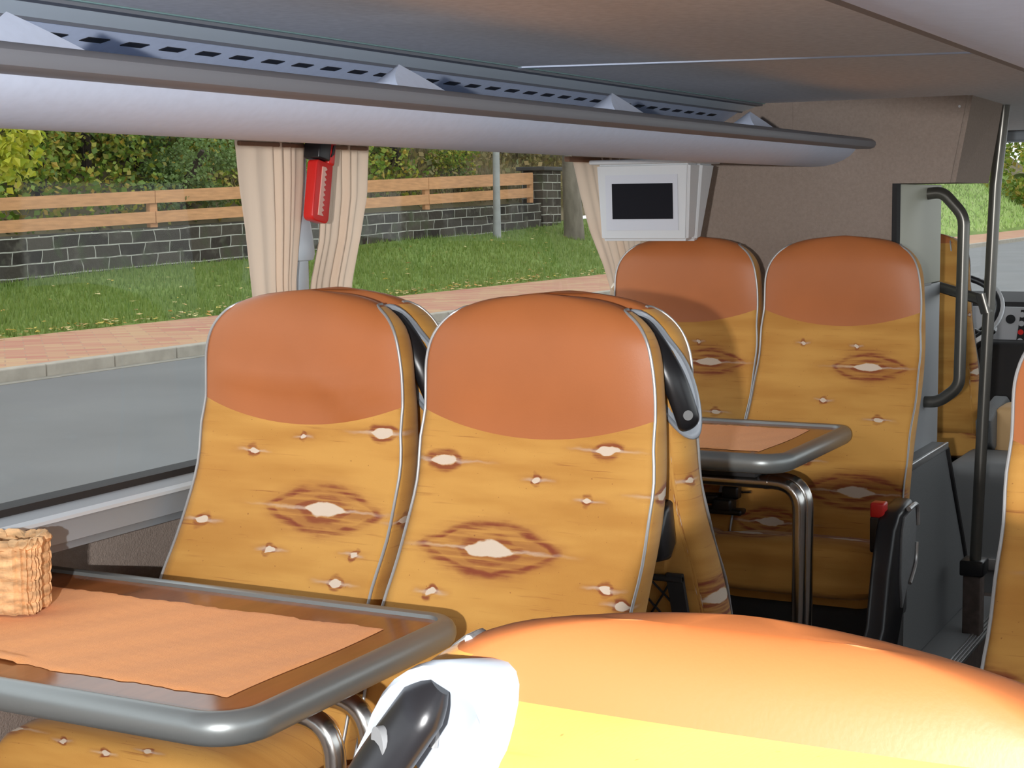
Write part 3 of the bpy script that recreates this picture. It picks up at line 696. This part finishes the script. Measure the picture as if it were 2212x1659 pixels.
curtain('gathered cream curtain at the partition behind the white monitor', [(1.535, 4.08, 4.60), (1.42, 4.14, 4.61), (1.32, 4.20, 4.61), (1.22, 4.29, 4.60), (1.15, 4.34, 4.55), (1.10, 4.33, 4.56), (.95, 4.32, 4.58)], 1.935, 8, .014, seed=3)
bm = BM(); box(bm, (2.57, 1.928, 1.518), (3.03, 1.945, 1.5265), .002); o = obj('curtain_rail', bm, M['brown_rail']); tag(o, 'brown curtain rail above the window pillar', 'curtain rail', 'curtain rails')
bm = BM(); box(bm, (4.05, 1.928, 1.512), (4.62, 1.945, 1.5265), .002); o = obj('curtain_rail', bm, M['brown_rail']); tag(o, 'brown curtain rail near the partition', 'curtain rail', 'curtain rails')
bm = BM(); tube(bm, cr([(4.32, 1.92, 1.16), (4.36, 1.905, 1.13), (4.45, 1.90, 1.12), (4.55, 1.92, 1.15)], 5), .012, 8, .4); o = obj('curtain_tieback', bm, mat('tieback', (.8, .72, .6), .8)); tag(o, 'pale tieback around the curtain at the partition', 'tieback')
# pillar strap guide behind the hammer
t = thing('pillar_cover', 'pale grey moulded pillar cover below the emergency hammer', 'pillar cover', (2.79, 1.955, 1.2))
bm = BM(); box(bm, (-.036, -.005, -.33), (.036, .03, .33), .008); obj('channel', bm, M['sill_l'], t)
bm = BM(); rows = []
for z, w_, d_ in ((.190, .024, .006), (.165, .032, .016), (.13, .036, .021), (.10, .038, .024), (.088, .036, .020), (.084, .030, .0)):
    rows.append([(-w_, .0, z), (-w_, -d_ * .7, z), (-w_ * .6, -d_, z), (w_ * .6, -d_, z), (w_, -d_ * .7, z), (w_, .0, z)])
grid(bm, rows); obj('moulding', bm, M['sill_l'], t)
# emergency hammer
t = thing('emergency_hammer', 'red emergency hammer in its black holder on the window pillar', 'hammer', (2.79, 1.90, 1.45)); t.rotation_euler = (0, math.radians(11), 0)
bm = BM(); outl = rrect(-.030, .030, -.085, .040, (.012, .012, .008, .008), 4)
A = [bm.verts.new((x, -.014, z)) for x, z in outl]
prism(bm, outl, 1, -.014, .010, .003)
bmesh.ops.delete(bm, geom=A, context='VERTS'); obj('hammer_body', bm, M['red'], t)
bm = BM(); prism(bm, [(.002, .028)] + [p for k in range(9) for p in ((.006, .024 - k * .0105), (-.002 if k % 1 == 0 else 0, .019 - k * .0105))] + [(.006, -.072), (-.012, -.072), (-.010, .028)][:], 1, -.0165, -.0135); obj('hammer_slot', bm, mat('slot_pink', (.75, .45, .38), .6), t)
bm = BM(); box(bm, (-.030, -.018, .042), (.012, .022, .088), .004); obj('holder', bm, M['black'], t)
bm = BM(); box(bm, (.010, -.016, .036), (.034, .012, .088), .006); h = obj('hammer_head', bm, M['red'], t)
bm = BM(); prism(bm, [(.014, .052), (.024, .060), (.027, .080), (.020, .078)], 1, -.018, -.0155); obj('head_slot', bm, M['black'], h)

# ---------------------------------------------------------------- driver's area
DS = seat("driver's seat seen from behind past the pale cabinet", 6.28, 1.52, .03, 1, 'M', 0, None, 'driver_seat')
bm = BM(); prism(bm, [(-.02, .44), (.06, .40), (.34, .50), (.36, .56), (.30, .585), (.05, .55), (-.04, .53)], 1, -.31, -.25, .012); obj('armrest', bm, M['darkpanel'], DS)
t = thing('dashboard', "black driver's dashboard with silver instrument panel", 'dashboard', (7.0, 1.2, 0))
def db(a, b, name, m, par, r=.0):
    bm = BM(); box(bm, (a[0] - 7, a[1] - 1.2, a[2]), (b[0] - 7, b[1] - 1.2, b[2]), r); return obj(name, bm, m, par)
db((6.95, YR + .01, -.25), (7.40, 1.97, .80), 'lower_body', M['blackmatte'], t, .02)
bm = BM(); hexa(bm, [(.05, -.9, .78), (.05, .75, .78), (.42, .75, .78), (.42, -.9, .78), (.16, -.9, .955), (.16, .75, .955), (.42, .75, .985), (.42, -.9, .985)]); obj('hood', bm, M['blackmatte'], t)
# tilted silver panel + gauge + switches
def on(y, z, h=0):   # point on the slanted face
    q = (z - .74) / .21; return Vector((.045 + .075 * q - h, y - 1.2, z))
bm = BM(); hexa(bm, [on(1.17, .735, .006), on(1.60, .735, .006), on(1.60, .735, -.03), on(1.17, .735, -.03), on(1.17, .935, .006), on(1.60, .935, .006), on(1.60, .935, -.03), on(1.17, .935, -.03)]); ip = obj('instrument_panel', bm, M['dash'], t)
bm = BM(); disc(bm, on(1.302, .885, .008), (-1, 0, .35), .020, .006, 20); obj('gauge', bm, M['black'], ip)
bm = BM(); hexa(bm, [on(1.15, .740, .009), on(1.275, .740, .009), on(1.275, .740, .0), on(1.15, .740, .0), on(1.15, .925, .009), on(1.262, .925, .009), on(1.262, .925, 0), on(1.15, .925, 0)]); sw = obj('switch_bank', bm, M['black'], t)
for i in range(5):
    for j in range(3):
        bm = BM(); disc(bm, on(1.255 - j * .034, .760 + i * .036, .011), (-1, 0, .35), .012, .006, 12)
        o = obj('button', bm, M['red'] if (i, j) in ((2, 0), (1, 2)) else M['dash'], sw)
t = thing('steering_wheel', "bus steering wheel in front of the driver's seat", 'steering wheel', (6.80, 1.53, .93)); t.rotation_euler = (0, math.radians(-38), 0)
bm = BM(); tube(bm, [(.23 * math.cos(a), .23 * math.sin(a), 0) for a in np.linspace(0, 2 * math.pi, 49)[:-1]], .015, 10, closed=True); obj('rim', bm, M['black'], t)
bm = BM(); tube(bm, [(.245 * math.cos(a), .245 * math.sin(a), .004) for a in np.linspace(-2.6, -.6, 20)], .010, 8); obj('rim_inlay', bm, M['white'], t)
bm = BM(); disc(bm, (0, 0, -.02), (0, 0, 1), .07, .05); 
for a in (0, 2.2, 4.1): tube(bm, [(0, 0, -.015), (.225 * math.cos(a), .225 * math.sin(a), 0)], .016, 8, .5)
tube(bm, [(0, 0, -.03), (0, 0, -.28)], .035, 12)
obj('hub', bm, M['black'], t)
for k, (za, zb_) in enumerate(((.82, .905), (.765, .855))):
    bm = BM(); tube(bm, [(6.93, 1.42, za), (6.86, 1.325, zb_)], .013, 10, .7); s_ = obj('column_lever', bm, M['black']); tag(s_, ('upper' if k == 0 else 'lower') + ' black lever beside the steering wheel', 'lever', 'steering column levers')
    bm = BM(); tube(bm, [(6.863, 1.332, zb_ + .006), (6.856, 1.318, zb_ + .008)], .013, 10, .7); e = obj('lever_tip', bm, M['alu'], s_)
t = thing('storage_console', "dark grey rounded console low in front beyond the grab pole", 'console', (6.0, 1.1, -.25))
bm = BM(); box(bm, (-.05, -.3, 0), (.35, .22, .69), .05, 5); obj('console_body', bm, M['step'], t)
bm = BM(); box(bm, (-.07, -.3, .30), (-.04, .2, .345), .004); obj('console_bracket', bm, M['alu'], t)
bm = BM(); box(bm, (6.35, 1.08, .40), (6.55, 1.22, .60), .03); o = obj('bag', bm, mat('tan_bag', (.65, .42, .2), .7)); tag(o, 'small tan bag lying on the console by the driver', 'bag')
bm = BM(); box(bm, (6.3, .95, .3), (6.6, 1.28, .40), .02); o = obj('tray', bm, M['blackmatte']); tag(o, 'black tray under the tan bag by the driver', 'tray')

# ---------------------------------------------------------------- outdoors
def zb(X): return -.26 + .0287 * X
KY, SY, WY = 11.45, 14.3, 18.5; ZR, ZK = -.25, -.13
asph = mat('asphalt', (.110, .112, .112), .62, 0, .5, (.7, .12), (300, .3))
bm = BM(); box(bm, (-10, -12, ZR - .3), (95, KY, ZR)); struct('road', bm, asph, 'grey asphalt road')
bm = BM(); box(bm, (-14, -16, ZR), (95, -1.6, ZK)); struct('added_bounce_ground', bm, mat('pale_bounce', (.50, .48, .45), .8, 0, .3, (3, .1)), 'unseen pale ground added right of the bus to bounce light inside')  # unseen pale slab added to bounce daylight onto the ceiling
kerbm = mat('kerb_concrete', (.33, .30, .25), .8, 0, .3, (6, .12))
bm = BM()
x = -2
while x < 95: box(bm, (x + .006, KY, ZR - .2), (x + .994, KY + .16, ZK + .005), .012, 2); x += 1
struct('kerb', bm, kerbm, 'pale concrete kerb stones')
bm = BM(); box(bm, (-2, KY - .16, ZR - .1), (95, KY, ZR + .006)); struct('gutter', bm, mat('gutter', (.24, .225, .19), .85, 0, .3, (5, .15)), 'paved gutter strip')
def paver():
    m = bpy.data.materials.new('red_tan_pavers'); m.use_nodes = True; nt = m.node_tree; b = nt.nodes['Principled BSDF']; b.inputs['Roughness'].default_value = .85
    N = NT(nt); tc = nt.nodes.new('ShaderNodeTexCoord').outputs['Object']
    mp = nt.nodes.new('ShaderNodeMapping'); mp.inputs['Rotation'].default_value = (0, 0, math.radians(45)); nt.links.new(tc, mp.inputs[0])
    br = nt.nodes.new('ShaderNodeTexBrick'); nt.links.new(mp.outputs[0], br.inputs[0]); br.offset = .5
    br.inputs['Scale'].default_value = 1; br.inputs['Brick Width'].default_value = .42; br.inputs['Row Height'].default_value = .21; br.inputs['Mortar Size'].default_value = .007
    br.inputs['Color1'].default_value = (.36, .135, .09, 1); br.inputs['Color2'].default_value = (.42, .27, .14, 1); br.inputs['Mortar'].default_value = (.30, .18, .12, 1)
    c = N.mix(N.ss(N.noise(tc, 1.2), .35, .7, 0, .35), br.outputs[0], (.42, .23, .14))
    nt.links.new(c, b.inputs['Base Color']); return m
bm = BM(); box(bm, (-2, KY + .16, ZK - .3), (95, SY, ZK)); struct('sidewalk', bm, paver(), 'red and tan block sidewalk')
def grassm(name, c1, c2, c3):
    m = bpy.data.materials.new(name); m.use_nodes = True; nt = m.node_tree; b = nt.nodes['Principled BSDF']; b.inputs['Roughness'].default_value = .9; b.inputs['Specular IOR Level'].default_value = .2
    N = NT(nt); tc = nt.nodes.new('ShaderNodeTexCoord').outputs['Object']
    c = N.mix(N.ss(N.noise(tc, .8), .35, .65), c1, c2); c = N.mix(N.ss(N.noise(tc, 9, (1, 1, 1), 5), .55, .75, 0, .8), c, c3)
    nt.links.new(c, b.inputs['Base Color']); return m
GM = grassm('lawn', (.11, .165, .03), (.15, .22, .05), (.20, .19, .06))
def emb(X, Y): 
    t = max(0, (Y - SY) / (WY - SY)); return ZK + t * (zb(X) - ZK) + .03 * math.sin(X * .7 + Y) * min(1, t * 3)
bm = BM(); grid(bm, [[(X, Y, emb(X, Y) - .01) for Y in np.linspace(SY, WY + .3, 10)] for X in np.linspace(-2, 100, 100)]); struct('grass_verge', bm, GM, 'grass bank between sidewalk and stone wall', None, True)
# hillside behind the wall
HM = grassm('hillside_soil', (.10, .085, .04), (.16, .125, .07), (.08, .10, .03))
def hill(X, Y): return zb(X) + (.45 if X < 38 else .0) + max(0, Y - WY - .3) * .62 + .25 * math.sin(X * .5) * math.sin(Y * .8)
bm = BM(); grid(bm, [[(X, Y, hill(X, Y)) for Y in np.linspace(WY + .2, WY + 16, 24)] for X in np.linspace(-2, 110, 90)]); struct('hillside', bm, HM, 'brown overgrown hillside behind the fence', None, True)
bm = BM(); grid(bm, [[(100 + a, Y, ZK + max(0, a) * .35 + .1) for Y in np.linspace(-12, 20, 8)] for a in (-2, 0, 5, 12, 20)]); struct('meadow', bm, GM, 'grass slope closing the far end of the road', None, True)
# grass blades (nobody could count) and fallen leaves
def blades(name, label, n, region, h, m, zf, seed, wd=.012):
    r = random.Random(seed); V = []; Fc = []
    for i in range(n):
        X, Y = region(r); z = zf(X, Y); a = r.uniform(0, math.pi); hh = h * r.uniform(.5, 1.3); dx, dy = math.cos(a) * wd, math.sin(a) * wd; lx, ly = r.uniform(-.4, .4) * hh, r.uniform(-.4, .4) * hh
        k = len(V); V += [(X - dx, Y - dy, z - .02), (X + dx, Y + dy, z - .02), (X + lx, Y + ly, z + hh)]; Fc.append((k, k + 1, k + 2))
    me = bpy.data.meshes.new(name); me.from_pydata(V, [], Fc); me.materials.append(m); o = bpy.data.objects.new(name, me); C.objects.link(o)
    return tag(o, label, 'grass', None, 'stuff')
def leafmat(name, cols, rough=.55):
    m = bpy.data.materials.new(name); m.use_nodes = True; nt = m.node_tree; b = nt.nodes['Principled BSDF']; b.inputs['Roughness'].default_value = rough
    g = nt.nodes.new('ShaderNodeNewGeometry'); r = nt.nodes.new('ShaderNodeValToRGB'); nt.links.new(g.outputs['Random Per Island'], r.inputs[0])
    el = r.color_ramp.elements
    while len(el) < len(cols): el.new(.5)
    for i, c in enumerate(cols): el[i].position = i / (len(cols) - 1); el[i].color = (*c, 1)
    nt.links.new(r.outputs[0], b.inputs['Base Color'])
    tr = nt.nodes.new('ShaderNodeBsdfTranslucent'); nt.links.new(r.outputs[0], tr.inputs[0]); mx = nt.nodes.new('ShaderNodeMixShader'); mx.inputs[0].default_value = .35
    nt.links.new(b.outputs[0], mx.inputs[1]); nt.links.new(tr.outputs[0], mx.inputs[2]); nt.links.new(mx.outputs[0], nt.nodes['Material Output'].inputs[0]); return m
blm = leafmat('grass_blade', [(.11, .18, .03), (.17, .26, .05), (.23, .30, .07), (.13, .21, .035)])
def reg1(r):
    X = 14 + 34 * r.random() ** 1.3; return X, SY + .05 + (WY - SY - .1) * r.random()
blades('grass', 'short green grass on the verge below the stone wall', 42000, reg1, .09, blm, emb, 1)
dry = leafmat('dry_stalk', [(.22, .16, .07), (.32, .24, .12), (.14, .15, .05), (.40, .30, .16)])
def reg2(r):
    X = 26 + 20 * r.random(); return X, WY + .75 + 6 * r.random()
blades('dry_grass', 'tall dry brownish grass behind the fence right of the pillar curtain', 26000, reg2, .55, dry, hill, 2, .012)
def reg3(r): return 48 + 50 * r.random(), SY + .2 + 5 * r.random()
blades('meadow_grass', 'grass with painted-in glare on the bank seen through the windscreen', 9000, reg3, .16, leafmat('glare_painted_grass', [(.40, .56, .16), (.48, .64, .22), (.58, .66, .30)]), lambda X, Y: emb(X, min(Y, WY)) if Y < WY else hill(X, Y), 3, .05)  # blade colour lightened to paint in the overexposed view through the windscreen
# fallen leaves
r = random.Random(4); V = []; Fc = []
for i in range(900):
    X = 12 + 34 * r.random() ** 1.2; Y = SY + (abs(r.gauss(0, .16)) * (1 if r.random() < .8 else -1) if r.random() < .72 else r.uniform(0, 4)); z = (emb(X, Y) if Y > SY else ZK) + r.uniform(.015, .06); s = r.uniform(.03, .07); a = r.uniform(0, 6.28)
    k = len(V); V += [(X + s * math.cos(a + q) * (1 if j % 2 else .6), Y + s * math.sin(a + q) * (1 if j % 2 else .6), z + r.uniform(0, .03)) for j, q in enumerate((0, 1.57, 3.14, 4.71))]; Fc.append((k, k + 1, k + 2, k + 3))
me = bpy.data.meshes.new('fallen_leaves'); me.from_pydata(V, [], Fc); me.materials.append(leafmat('fallen_leaf', [(.62, .50, .10), (.55, .28, .06), (.70, .62, .30), (.35, .18, .06)]))
o = bpy.data.objects.new('fallen_leaves', me); C.objects.link(o); tag(o, 'yellow fallen leaves scattered along the grass edge', 'leaves', None, 'stuff')

# stone wall
def stonem():
    m = bpy.data.materials.new('dark_block_stone'); m.use_nodes = True; nt = m.node_tree; b = nt.nodes['Principled BSDF']; b.inputs['Roughness'].default_value = .95; b.inputs['Specular IOR Level'].default_value = .1
    N = NT(nt); uv = nt.nodes.new('ShaderNodeUVMap').outputs[0]; tc = nt.nodes.new('ShaderNodeTexCoord').outputs['Object']
    br = nt.nodes.new('ShaderNodeTexBrick'); va = nt.nodes.new('ShaderNodeVectorMath'); va.operation = 'MULTIPLY_ADD'; nn_ = nt.nodes.new('ShaderNodeTexNoise'); nn_.inputs['Scale'].default_value = 1.3; nt.links.new(uv, nn_.inputs['Vector']); nt.links.new(nn_.outputs['Color'], va.inputs[0]); va.inputs[1].default_value = (.35, .05, 0); nt.links.new(uv, va.inputs[2]); nt.links.new(va.outputs[0], br.inputs[0]); br.inputs['Scale'].default_value = 1
    br.inputs['Brick Width'].default_value = .62; br.inputs['Row Height'].default_value = .205; br.inputs['Mortar Size'].default_value = .011; br.inputs['Mortar Smooth'].default_value = .2
    br.inputs['Color1'].default_value = (.030, .026, .022, 1); br.inputs['Color2'].default_value = (.075, .066, .052, 1); br.inputs['Mortar'].default_value = (.40, .40, .35, 1)
    c = N.mix(N.ss(N.noise(tc, 5, (1, 1, 1), 6), .48, .75, 0, .7), br.outputs[0], (.13, .12, .10))
    c = N.mix(N.ss(N.noise(tc, 2.5, (1, 1, 1), 5), .52, .7, 0, .55), c, (.05, .07, .03))
    nt.links.new(c, b.inputs['Base Color']); 
    bp = nt.nodes.new('ShaderNodeBump'); bp.inputs['Strength'].default_value = .6; bp.inputs['Distance'].default_value = .03; nt.links.new(N.noise(tc, 12, (1, 1, 1), 5), bp.inputs['Height']); nt.links.new(bp.outputs[0], b.inputs['Normal'])
    return m
SM = stonem()
def wtop(X): return .51 + .0243 * X
def setuv(bm, f):
    l = bm.loops.layers.uv.verify()
    for fc in bm.faces:
        for lq in fc.loops: lq[l].uv = f(lq.vert.co)
bm = BM()
hexa(bm, [(-2, WY, zb(-2) - .6), (37.2, WY, zb(37.2) - .6), (37.2, WY + .4, zb(37.2) - .6), (-2, WY + .4, zb(-2) - .6), (-2, WY, wtop(-2)), (37.2, WY, wtop(37.2)), (37.2, WY + .4, wtop(37.2)), (-2, WY + .4, wtop(-2))])
setuv(bm, lambda c: (c.x, c.z - wtop(c.x))); o = obj('stone_wall', bm, SM, smooth=False); tag(o, 'low dark block wall with pale mortar below the wooden fence', 'wall')
t = thing('stone_pillar', 'square dark block pillar with slab cap at the end of the fence', 'pillar', (37.65, WY + .2, zb(37.6) - .1))
bm = BM(); box(bm, (-.5, -.25, -.3), (.55, .35, 1.50)); setuv(bm, lambda c: (c.x + c.y, c.z)); obj('shaft', bm, SM, t, False)
bm = BM(); box(bm, (-.62, -.36, 1.50), (.66, .46, 1.60), .02); obj('cap_slab', bm, mat('slab', (.05, .048, .045), .85), t)
# wooden fence
wood = mat('orange_brown_timber', (.52, .27, .125), .75, 0, .3, (3, .16, (1, 8, 8)), (40, .3))
t = thing('timber_fence', 'two-rail orange-brown timber fence standing on the dark block wall', 'fence', (22, WY + .15, 0))
U = (lambda X: .966 + .0326 * X, lambda X: .870 + .0272 * X); L = (lambda X: .647 + .0308 * X, lambda X: .500 + .0285 * X)
posts = [3.5, 8.2, 12.9, 17.6, 22.3, 27.0, 31.7, 36.9]
for i in range(len(posts) - 1):
    for (top, bot) in (U, L):
        a, b = posts[i] + .01, posts[i + 1] - .01; bm = BM(); y0, y1 = -.05, -.01
        hexa(bm, [(a - 22, y0, bot(a)), (b - 22, y0, bot(b)), (b - 22, y1, bot(b)), (a - 22, y1, bot(a)), (a - 22, y0, top(a)), (b - 22, y0, top(b)), (b - 22, y1, top(b)), (a - 22, y1, top(a))]); obj('rail', bm, wood, t, False)
for p in posts:
    bm = BM(); box(bm, (p - 22 - .10, -.009, wtop(p)), (p - 22 + .10, .08, U[0](p) - .02), .01); obj('post', bm, wood, t, False)
    bm = BM(); box(bm, (p - 22 - .04, .0, wtop(p) - .06), (p - 22 + .04, .05, wtop(p) + .12), .004); obj('post_bracket', bm, M['blackmatte'], t, False)
# lamp post
t = thing('lamp_post', 'grey lamp post standing before the stone wall', 'lamp post', (33.9, 18.05, emb(33.9, 18.05)))
bm = BM(); tube(bm, [(0, 0, -.1), (0, 0, 1.0), (0, 0, 7)], [.10, .085, .07], 14); obj('shaft', bm, mat('galvanised', (.30, .31, .30), .6, .2, .4, (4, .15)), t)
bm = BM(); tube(bm, [(0, 0, 6.9), (-.8, -1.2, 7.3)], .04, 8); box(bm, (-1.1, -1.6, 7.22), (-.7, -1.1, 7.36), .03); obj('lamp_head', bm, M['grey_plastic'], t)

def foliage(t, name, n, ctr, rad, size, m, seed, shell=.55):
    r = random.Random(seed); V = []; Fc = []
    blobs = [(Vector((r.uniform(-.7, .7) * rad[0], r.uniform(-.6, .6) * rad[1], r.uniform(-.7, .75) * rad[2])), r.uniform(.28, .5)) for _ in range(14)]
    for i in range(n):
        bc, br = blobs[r.randrange(len(blobs))]
        d = Vector((r.gauss(0, 1), r.gauss(0, 1), r.gauss(0, 1))).normalized(); q = shell + (1 - shell) * r.random()
        p = Vector(ctr) + bc + Vector((d.x * rad[0], d.y * rad[1], d.z * rad[2])) * br * q
        s = size * r.uniform(.6, 1.3); a = Vector((r.gauss(0, 1), r.gauss(0, 1), r.gauss(0, .7) - .5)).normalized(); b = a.cross(Vector((r.gauss(0, 1), r.gauss(0, 1), r.gauss(0, 1)))).normalized()
        k = len(V); nrm = a.cross(b) * s * .15
        V += [tuple(p), tuple(p + a * s * .45 + b * s * .38 + nrm), tuple(p + a * s), tuple(p + a * s * .45 - b * s * .38 + nrm)]; Fc += [(k, k + 1, k + 2), (k, k + 2, k + 3)]
    me = bpy.data.meshes.new(name); me.from_pydata(V, [], Fc); me.materials.append(m); o = bpy.data.objects.new(name, me); C.objects.link(o); o.parent = t; return o
bark = mat('dark_bark', (.045, .035, .028), .9, 0, .2, (8, .4, (1, 1, .3)))
def bush(label, X, Y, w_, h_, n, size, m, seed, name='bush', zoff=0.0, group='bushes behind the fence'):
    z = hill(X, Y) if Y > WY else emb(X, Y)
    t = thing(name, label, 'bush' if name == 'bush' else 'tree', (X, Y, z), group=group)
    foliage(t, 'foliage', n, (0, 0, h_ * .52 + zoff), (w_ * .5, w_ * .42, h_ * .5), size, m, seed)
    r = random.Random(seed); 
    for k in range(3):
        a = r.uniform(0, 6.28); bm = BM(); tube(bm, cr([(0, 0, -.2), (.15 * math.cos(a), .15 * math.sin(a), h_ * .35), (.35 * w_ * math.cos(a), .3 * w_ * math.sin(a), h_ * .8)], 4), [.09 - .006 * i for i in range(9)], 7); obj('stem', bm, bark, t)
    return t
LG = leafmat('leaf_green_yellow', [(.10, .17, .02), (.16, .27, .03), (.26, .36, .05), (.48, .44, .06), (.14, .22, .03), (.55, .36, .06)])
LD = leafmat('leaf_dark_green', [(.06, .12, .03), (.09, .18, .04), (.15, .25, .05), (.22, .30, .07)])
LY = leafmat('leaf_bright_yellow', [(.42, .46, .03), (.55, .52, .04), (.36, .44, .04), (.62, .58, .08)])
LB = leafmat('leaf_olive_brown', [(.22, .20, .07), (.34, .25, .10), (.16, .19, .06), (.40, .29, .12)])
G2 = 'bushes behind the fence'
bush('yellow-green leafy bush behind the fence, leftmost in the window', 21.0, 20.0, 2.6, 3.2, 6500, .12, LG, 11)
bush('mottled autumn bush behind the fence, second from the left', 22.6, 20.4, 2.6, 3.4, 6500, .12, LG, 12)
bush('dense dark green bush behind the middle of the left fence', 24.3, 20.6, 2.6, 3.6, 6500, .12, LD, 13)
bush('green and yellow bush behind the fence just left of the cream curtain', 26.2, 20.4, 2.6, 3.4, 6500, .12, LG, 14)
bush('low pale green shrub directly behind the fence post', 23.9, 19.4, 2.2, 1.5, 3600, .08, leafmat('leaf_pale', [(.14, .22, .06), (.20, .30, .09), (.12, .18, .05)]), 15)
bush('dark shaded bush standing higher on the left hillside', 24.0, 23.6, 5.5, 4.5, 6500, .18, LD, 16)
bush('mixed green bush higher up behind the left cream curtain', 29.0, 23.8, 6.0, 4.5, 6500, .18, LG, 17)
bush('green bush just right of the cream curtain pair', 32.6, 20.0, 1.9, 3.0, 3000, .11, LG, 18)
bush('olive brown scrub behind the right part of the fence', 36.0, 22.0, 5.0, 3.2, 5200, .15, LB, 19)
bush('olive brown scrub beyond the block pillar', 42.5, 21.8, 5.0, 3.6, 4200, .16, LB, 20)
bush('large olive scrub high on the hillside above the fence', 41.0, 26.0, 9, 5.0, 6500, .24, LB, 21)
bush('pale green shrub low behind the fence left of the lamp post', 34.5, 19.6, 1.6, 1.3, 1800, .08, LG, 22)
def undergrowth(name, label, n, x0, x1, y0, y1, size, m, seed):
    r = random.Random(seed); V = []; Fc = []
    for i in range(n):
        X, Y = r.uniform(x0, x1), r.uniform(y0, y1); p = Vector((X, Y, hill(X, Y) + .9 * r.random() ** 1.6)); s_ = size * r.uniform(.5, 1.3)
        a = Vector((r.gauss(0, 1), r.gauss(0, 1), r.gauss(0, .8))).normalized(); b = a.cross(Vector((r.gauss(0, 1), r.gauss(0, 1), r.gauss(0, 1)))).normalized()
        k = len(V); V += [tuple(p), tuple(p + a * s_ * .45 + b * s_ * .38), tuple(p + a * s_), tuple(p + a * s_ * .45 - b * s_ * .38)]; Fc.append((k, k + 1, k + 2, k + 3))
    me = bpy.data.meshes.new(name); me.from_pydata(V, [], Fc); me.materials.append(m); o = bpy.data.objects.new(name, me); C.objects.link(o)
    tag(o, label, 'undergrowth', None, 'stuff')
undergrowth('undergrowth', 'leafy green undergrowth covering the slope behind the left fence', 24000, 18, 33, WY + .7, 24.5, .13, LG, 61)
undergrowth('brown_undergrowth', 'brownish undergrowth covering the slope behind the right fence', 16000, 32, 54, WY + .7, 28, .16, LB, 62)
# overhanging branch with bright yellow leaves
t = thing('tree_branch', 'hanging branch with large bright yellow leaves at the left edge of the window', 'branch', (17.55, 17.2, 1.1))
foliage(t, 'foliage', 420, (-.05, 0, 1.25), (.62, .5, .62), .16, LY, 31, .3)
bm = BM(); tube(bm, cr([(-1.4, .6, -.9), (-1.2, .5, 1.2), (-.4, .2, 1.9), (.2, 0, 1.4), (.35, 0, .9)], 5), [.07 - .0028 * i for i in range(21)], 7); obj('twig', bm, bark, t)
# roadside tree
t = thing('tree', 'grey-barked roadside tree on the verge between the stone pillar and the curtain', 'tree', (36.7, 17.4, emb(36.7, 17.4)))
bm = BM(); tube(bm, cr([(.10, 0, -.2), (.02, 0, .6), (-.10, 0, 1.6), (-.15, 0, 3.0), (-.1, 0, 5)], 5), [.27 - .006 * i for i in range(21)], 12); obj('trunk', bm, mat('grey_bark', (.17, .15, .12), .9, 0, .2, (6, .3, (1, 1, .3)), (20, .6)), t)
foliage(t, 'foliage', 3000, (0, 0, 6.2), (2.4, 2.2, 1.8), .16, LG, 32)
# scrub seen through the windscreen
for k, (X, Y, w_, h_, m_) in enumerate(((78, 20, 5, 4, LB), (84, 19, 5, 5, LD), (92, 17, 6, 6, LG), (98, 14, 6, 7, LD), (104, 8, 8, 8, LG), (104, 1, 8, 8, LD))):
    z0 = hill(X, Y) if Y > WY else ZK
    t = thing('bush', ['olive scrub on the bank seen between the poles', 'dark bush on the bank seen through the windscreen top', 'green bush farther along the bank beyond the windscreen', 'dark bush at the far bend of the road', 'leafy bush closing the far end of the road', 'dark bush across the far end of the road'][k], 'bush', (X, Y, z0), group='bushes beyond the windscreen')
    foliage(t, 'foliage', 2200, (0, 0, h_ * .5), (w_ * .5, w_ * .5, h_ * .5), .3, m_, 50 + k)
